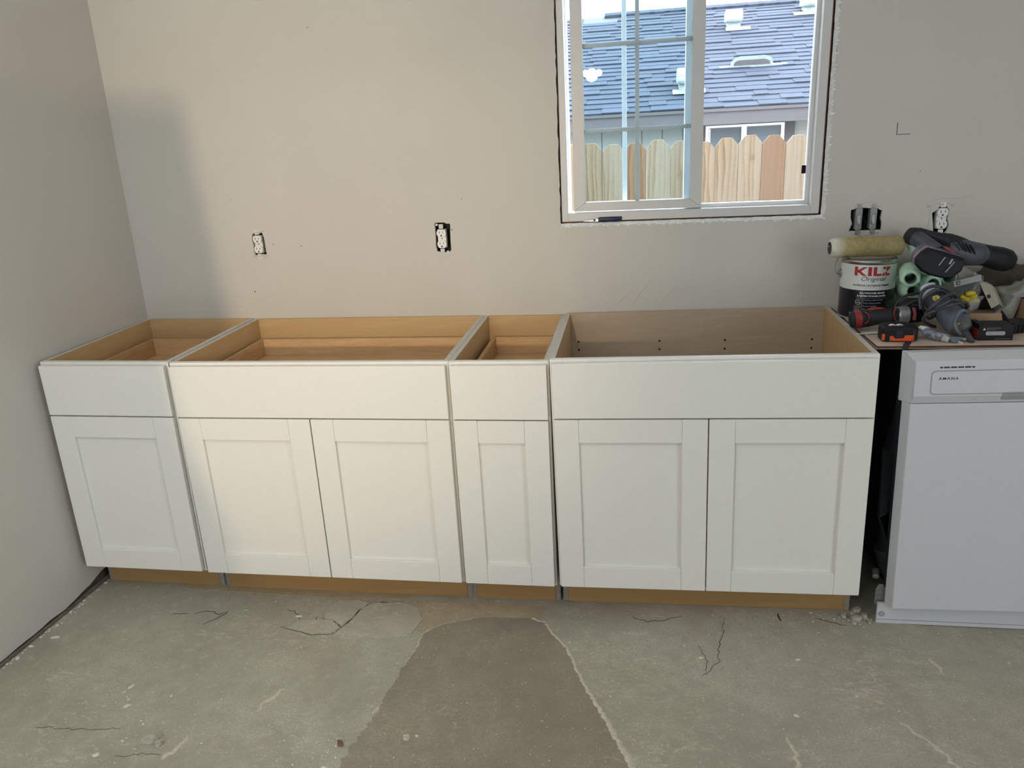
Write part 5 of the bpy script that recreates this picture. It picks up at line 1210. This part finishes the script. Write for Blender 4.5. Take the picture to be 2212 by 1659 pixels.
crumple('dust_sheet', 'crumpled grey plastic dust sheet bunched at the right end', 'dust sheet', (2.960, -.195, .935), .150, .062, .076, m_sheet, .30, 1.7, 3.1, 'sheet_folds', Zb + .075)
crumple('canvas_cloth', 'dark brown crumpled canvas behind the dust sheet', 'cloth', (2.955, -.066, .955), .165, .038, .072, m_cloth, .32, 2.0, 9.4, 'canvas_folds')
tc_ = thing('cord_coil', 'loosely coiled dusty black cord between the can and the corded tool', 'cord', P(1965, 655, -.26))
cord('coil_turn', [P(1931, 672, -.262), P(1936, 658, -.262), P(1947, 645, -.262), P(1962, 637, -.262), P(1982, 634, -.26), P(2000, 637, -.255)], .0046, m_olive, tc_)
cord('coil_turn', [P(1949, 671, -.275), P(1958, 660, -.28), P(1970, 653, -.282), P(1984, 649, -.282), P(1996, 649, -.28)], .0046, m_olive, tc_)
MB().loft([P(1945, 668, -.25), P(1965, 657, -.245), P(1985, 655, -.24)], [(.02, .016), (.03, .022), (.02, .016)], 12, round_caps=.006).build('cord_bundle', m_olive, tc_, smooth=60)
ab = thing('grey_adapter', 'dusty blue-grey plastic adapter between oscillating tool and corded tool', 'adapter', P(1980, 668, -.275))
MB().loft([P(1962, 672, -.268), P(1974, 664, -.272), P(1984, 667, -.275), P(1988, 676, -.28)], [(.012, .010), (.015, .015), (.015, .015), (.011, .011)], 14, round_caps=.005).build('adapter_shell', m_grey_tool, ab, smooth=50)
ck = thing('dark_charger', 'black charger block with ribbed side at the far right edge of the plywood', 'charger', (2.83, -.36, Zb))
MB().prism([(2.800, -.395), (2.86, -.375), (2.85, -.315), (2.795, -.335)], (0, 0, Zb + .0005), (1, 0, 0), (0, 1, 0), (0, 0, .030)).build('charger_block', m_black, ck, bevel=.002)
for k in range(4):
    a, b = Vector((2.803 + k * .013, -.3955 + k * .0043, Zb + .004)), Vector((2.803 + k * .013, -.3955 + k * .0043, Zb + .027))
    MB().loft([a, b], [.0022, .0022], 6).build('charger_rib', m_dark, ck)

# cutters left on the window ledge
pk = thing('side_cutters', 'small wire cutters with navy grips lying on the window ledge', 'pliers', (1.62, .010, 1.2025))
def ledge(px, py, y=.010): return sight(px, py, y)
zl = 1.2002
MB().loft([(1.586, .010, zl + .0085), (1.60, .008, zl + .0095), (1.625, .0085, zl + .0085), (1.645, .008, zl + .009), (1.660, .010, zl + .0085)], [(.004, .007), (.0055, .0085), (.005, .0072), (.0055, .0085), (.0045, .007)], 14, round_caps=.003).build('grip', m_blue_grip, pk, smooth=50)
MB().loft([(1.59, .0195, zl + .010), (1.625, .0195, zl + .0105), (1.665, .0185, zl + .0105)], [(.003, .0065)] * 3, 12, round_caps=.003).build('grip', m_blue_grip, pk, smooth=50)
MB().hull([Vector(p) for p in ((1.586, .006, zl + .002), (1.586, .006, zl + .013), (1.566, .007, zl + .0135), (1.548, .010, zl + .008), (1.530, .013, zl + .005), (1.530, .013, zl + .003))], [Vector(p) for p in ((1.586, .017, zl + .002), (1.586, .017, zl + .013), (1.566, .017, zl + .0135), (1.548, .017, zl + .008), (1.530, .016, zl + .005), (1.530, .016, zl + .003))]).build('jaws', m_steel, pk, bevel=.001)
MB().lathe([(.0001, -.001), (.0035, -.001), (.0035, .002)], (1.572, .0060, zl + .0078), (0, 1, 0), 12).build('pivot', m_slot, pk)

# ------------------------------------------------------------------ debris on the slab
def chunk(name, label, cat, x, y, sx, sy, sz, mat, rot=0.0, n=7, group=None, seed=1):
    r = random.Random(seed); t = []; z = floor_h(x, y) + .0004
    for k in range(n):
        a = 2 * PI * k / n + r.uniform(-.25, .25); rr = r.uniform(.75, 1.1); t.append((math.cos(a) * rr, math.sin(a) * rr))
    c, s = math.cos(rot), math.sin(rot)
    f = lambda p, k, h: Vector((x + (p[0] * sx * c - p[1] * sy * s) * k, y + (p[0] * sx * s + p[1] * sy * c) * k, z + h))
    o = MB().hull([f(p, 1, 0) for p in t], [f(p, r.uniform(.6, .95), sz * r.uniform(.75, 1.1)) for p in t]).build(name, mat, None, bevel=min(.001, sz * .2), seg=1)
    me = o.data; org = Vector((x, y, z))
    for v in me.vertices: v.co -= org
    o.location = org
    return tag(o, label, cat, group)
for i, a in enumerate([
    ('paint_flake', 'diamond-shaped white paint flake on the floor at left', 'flake', .262, -1.135, .015, .008, .0015, m_flake, .6, 4),
    ('paint_flake', 'round white paint flake near the lower left floor edge', 'flake', .295, -1.318, .012, .010, .0012, m_flake, .2),
    ('paint_flake', 'slim white paint flake above the diamond-shaped one', 'flake', .222, -1.058, .006, .013, .0012, m_flake, -.3),
    ('paint_flake', 'white flake beside the cracks in front of the second cabinet', 'flake', .588, -.672, .013, .007, .002, m_flake, .1),
    ('paint_flake', 'large pale flake beside the foot of the left wall', 'flake', -.19, -.855, .019, .010, .001, m_flake, .3),
    ('paint_flake', 'small white flake in front of the right-hand wide cabinet, left of the two', 'flake', 1.905, -.785, .009, .006, .0014, m_flake, .1),
    ('paint_flake', 'small white flake in front of the dishwasher gap, right of the two', 'flake', 2.184, -.773, .010, .006, .0014, m_flake, .2),
    ('paint_flake', 'oval white flake in the middle of the right-hand floor', 'flake', 2.138, -1.000, .010, .0065, .0014, m_flake, -.6),
    ('paint_flake', 'tan elongated flake on the floor before the dishwasher', 'flake', 2.365, -.928, .016, .008, .0014, M('tan_flake', (.46, .40, .27), .8), -.5),
    ('plaster_chunk', 'large broken plaster piece of the little heap at lower left', 'rubble', .415, -1.258, .026, .013, .018, m_stone, .35),
    ('plaster_chunk', 'smaller plaster piece leaning at the right of the little heap', 'rubble', .446, -1.268, .014, .009, .014, m_stone, .9),
    ('plaster_chunk', 'flat plaster crumb behind the little heap', 'rubble', .428, -1.238, .010, .008, .006, m_stone, .0),
    ('wood_chip', 'dark brown chip of wood lying left of the dark patch', 'chip', .940, -1.216, .021, .010, .008, m_brownchip, -.8, 4),
    ('pebble', 'tan angular pebble on the dark concrete patch', 'pebble', 1.113, -1.181, .013, .010, .011, M('tan_pebble', (.54, .46, .36), .85, var=.2, scale=60), .4, 5),
    ('pebble', 'tiny white pebble right beside the tan pebble', 'pebble', 1.138, -1.172, .005, .004, .006, m_flake, .2, 5),
    ('plaster_chunk', 'dark sliver on the floor in front of the left cabinet', 'rubble', .385, -.655, .012, .004, .004, m_stone, .3, 5),
    ('broken_edge_piece', 'thin concrete sliver at the end of the long crack', 'rubble', .905, -.573, .022, .006, .005, m_stone, .1, 6)]):
    chunk(*a, seed=i + 3)
for i, (x, y, s, lab) in enumerate([(2.395, -.565, .020, 'grey rubble lump at the front of the dark gap beside the dishwasher'), (2.425, -.545, .016, 'grey rubble lump touching the dishwasher kick plate'),
        (2.362, -.555, .013, 'small grey rubble piece at the cabinet foot by the dark gap'), (2.41, -.520, .018, 'grey rubble piece deeper in the dark gap'), (2.435, -.575, .009, 'smallest grey rubble piece at the kick plate corner'), (2.385, -.588, .010, 'flat grey rubble piece in front of the dark gap')]):
    chunk('concrete_rubble', lab, 'rubble', x, y, s, s * .7, s * .8, m_stone, i * 1.1, 7, 'rubble in the gap by the dishwasher', i + 40)
gr = MB(); rg_ = random.Random(5)
def grit(x, y, r):
    z = floor_h(x, y) + .0003; a = rg_.uniform(0, 6.28)
    p = [Vector((x + r * math.cos(a + k * 1.57) * rg_.uniform(.6, 1.3), y + r * math.sin(a + k * 1.57) * rg_.uniform(.6, 1.3), z)) for k in range(4)]
    gr.add(p + [Vector((x, y, z + r * .6))], [(0, 1, 4), (1, 2, 4), (2, 3, 4), (3, 0, 4)])
for _ in range(900): grit(rg_.uniform(-.25, 2.9), rg_.uniform(-1.4, -.52), abs(rg_.gauss(0, .0011)) + .0005)
for cx, cy, s, n in ((.42, -1.26, .05, 40), (.93, -1.25, .05, 40), (.23, -1.10, .06, 30), (.62, -.70, .06, 40), (2.40, -.56, .03, 60), (2.30, -.56, .04, 30), (1.55, -.88, .12, 30)):
    for _ in range(n): grit(rg_.gauss(cx, s), rg_.gauss(cy, s * .7), abs(rg_.gauss(0, .0018)) + .0006)
tag(gr.build('floor_grit', m_flake, None, weld=False), 'fine pale grit scattered over the concrete', 'debris', kind='stuff')
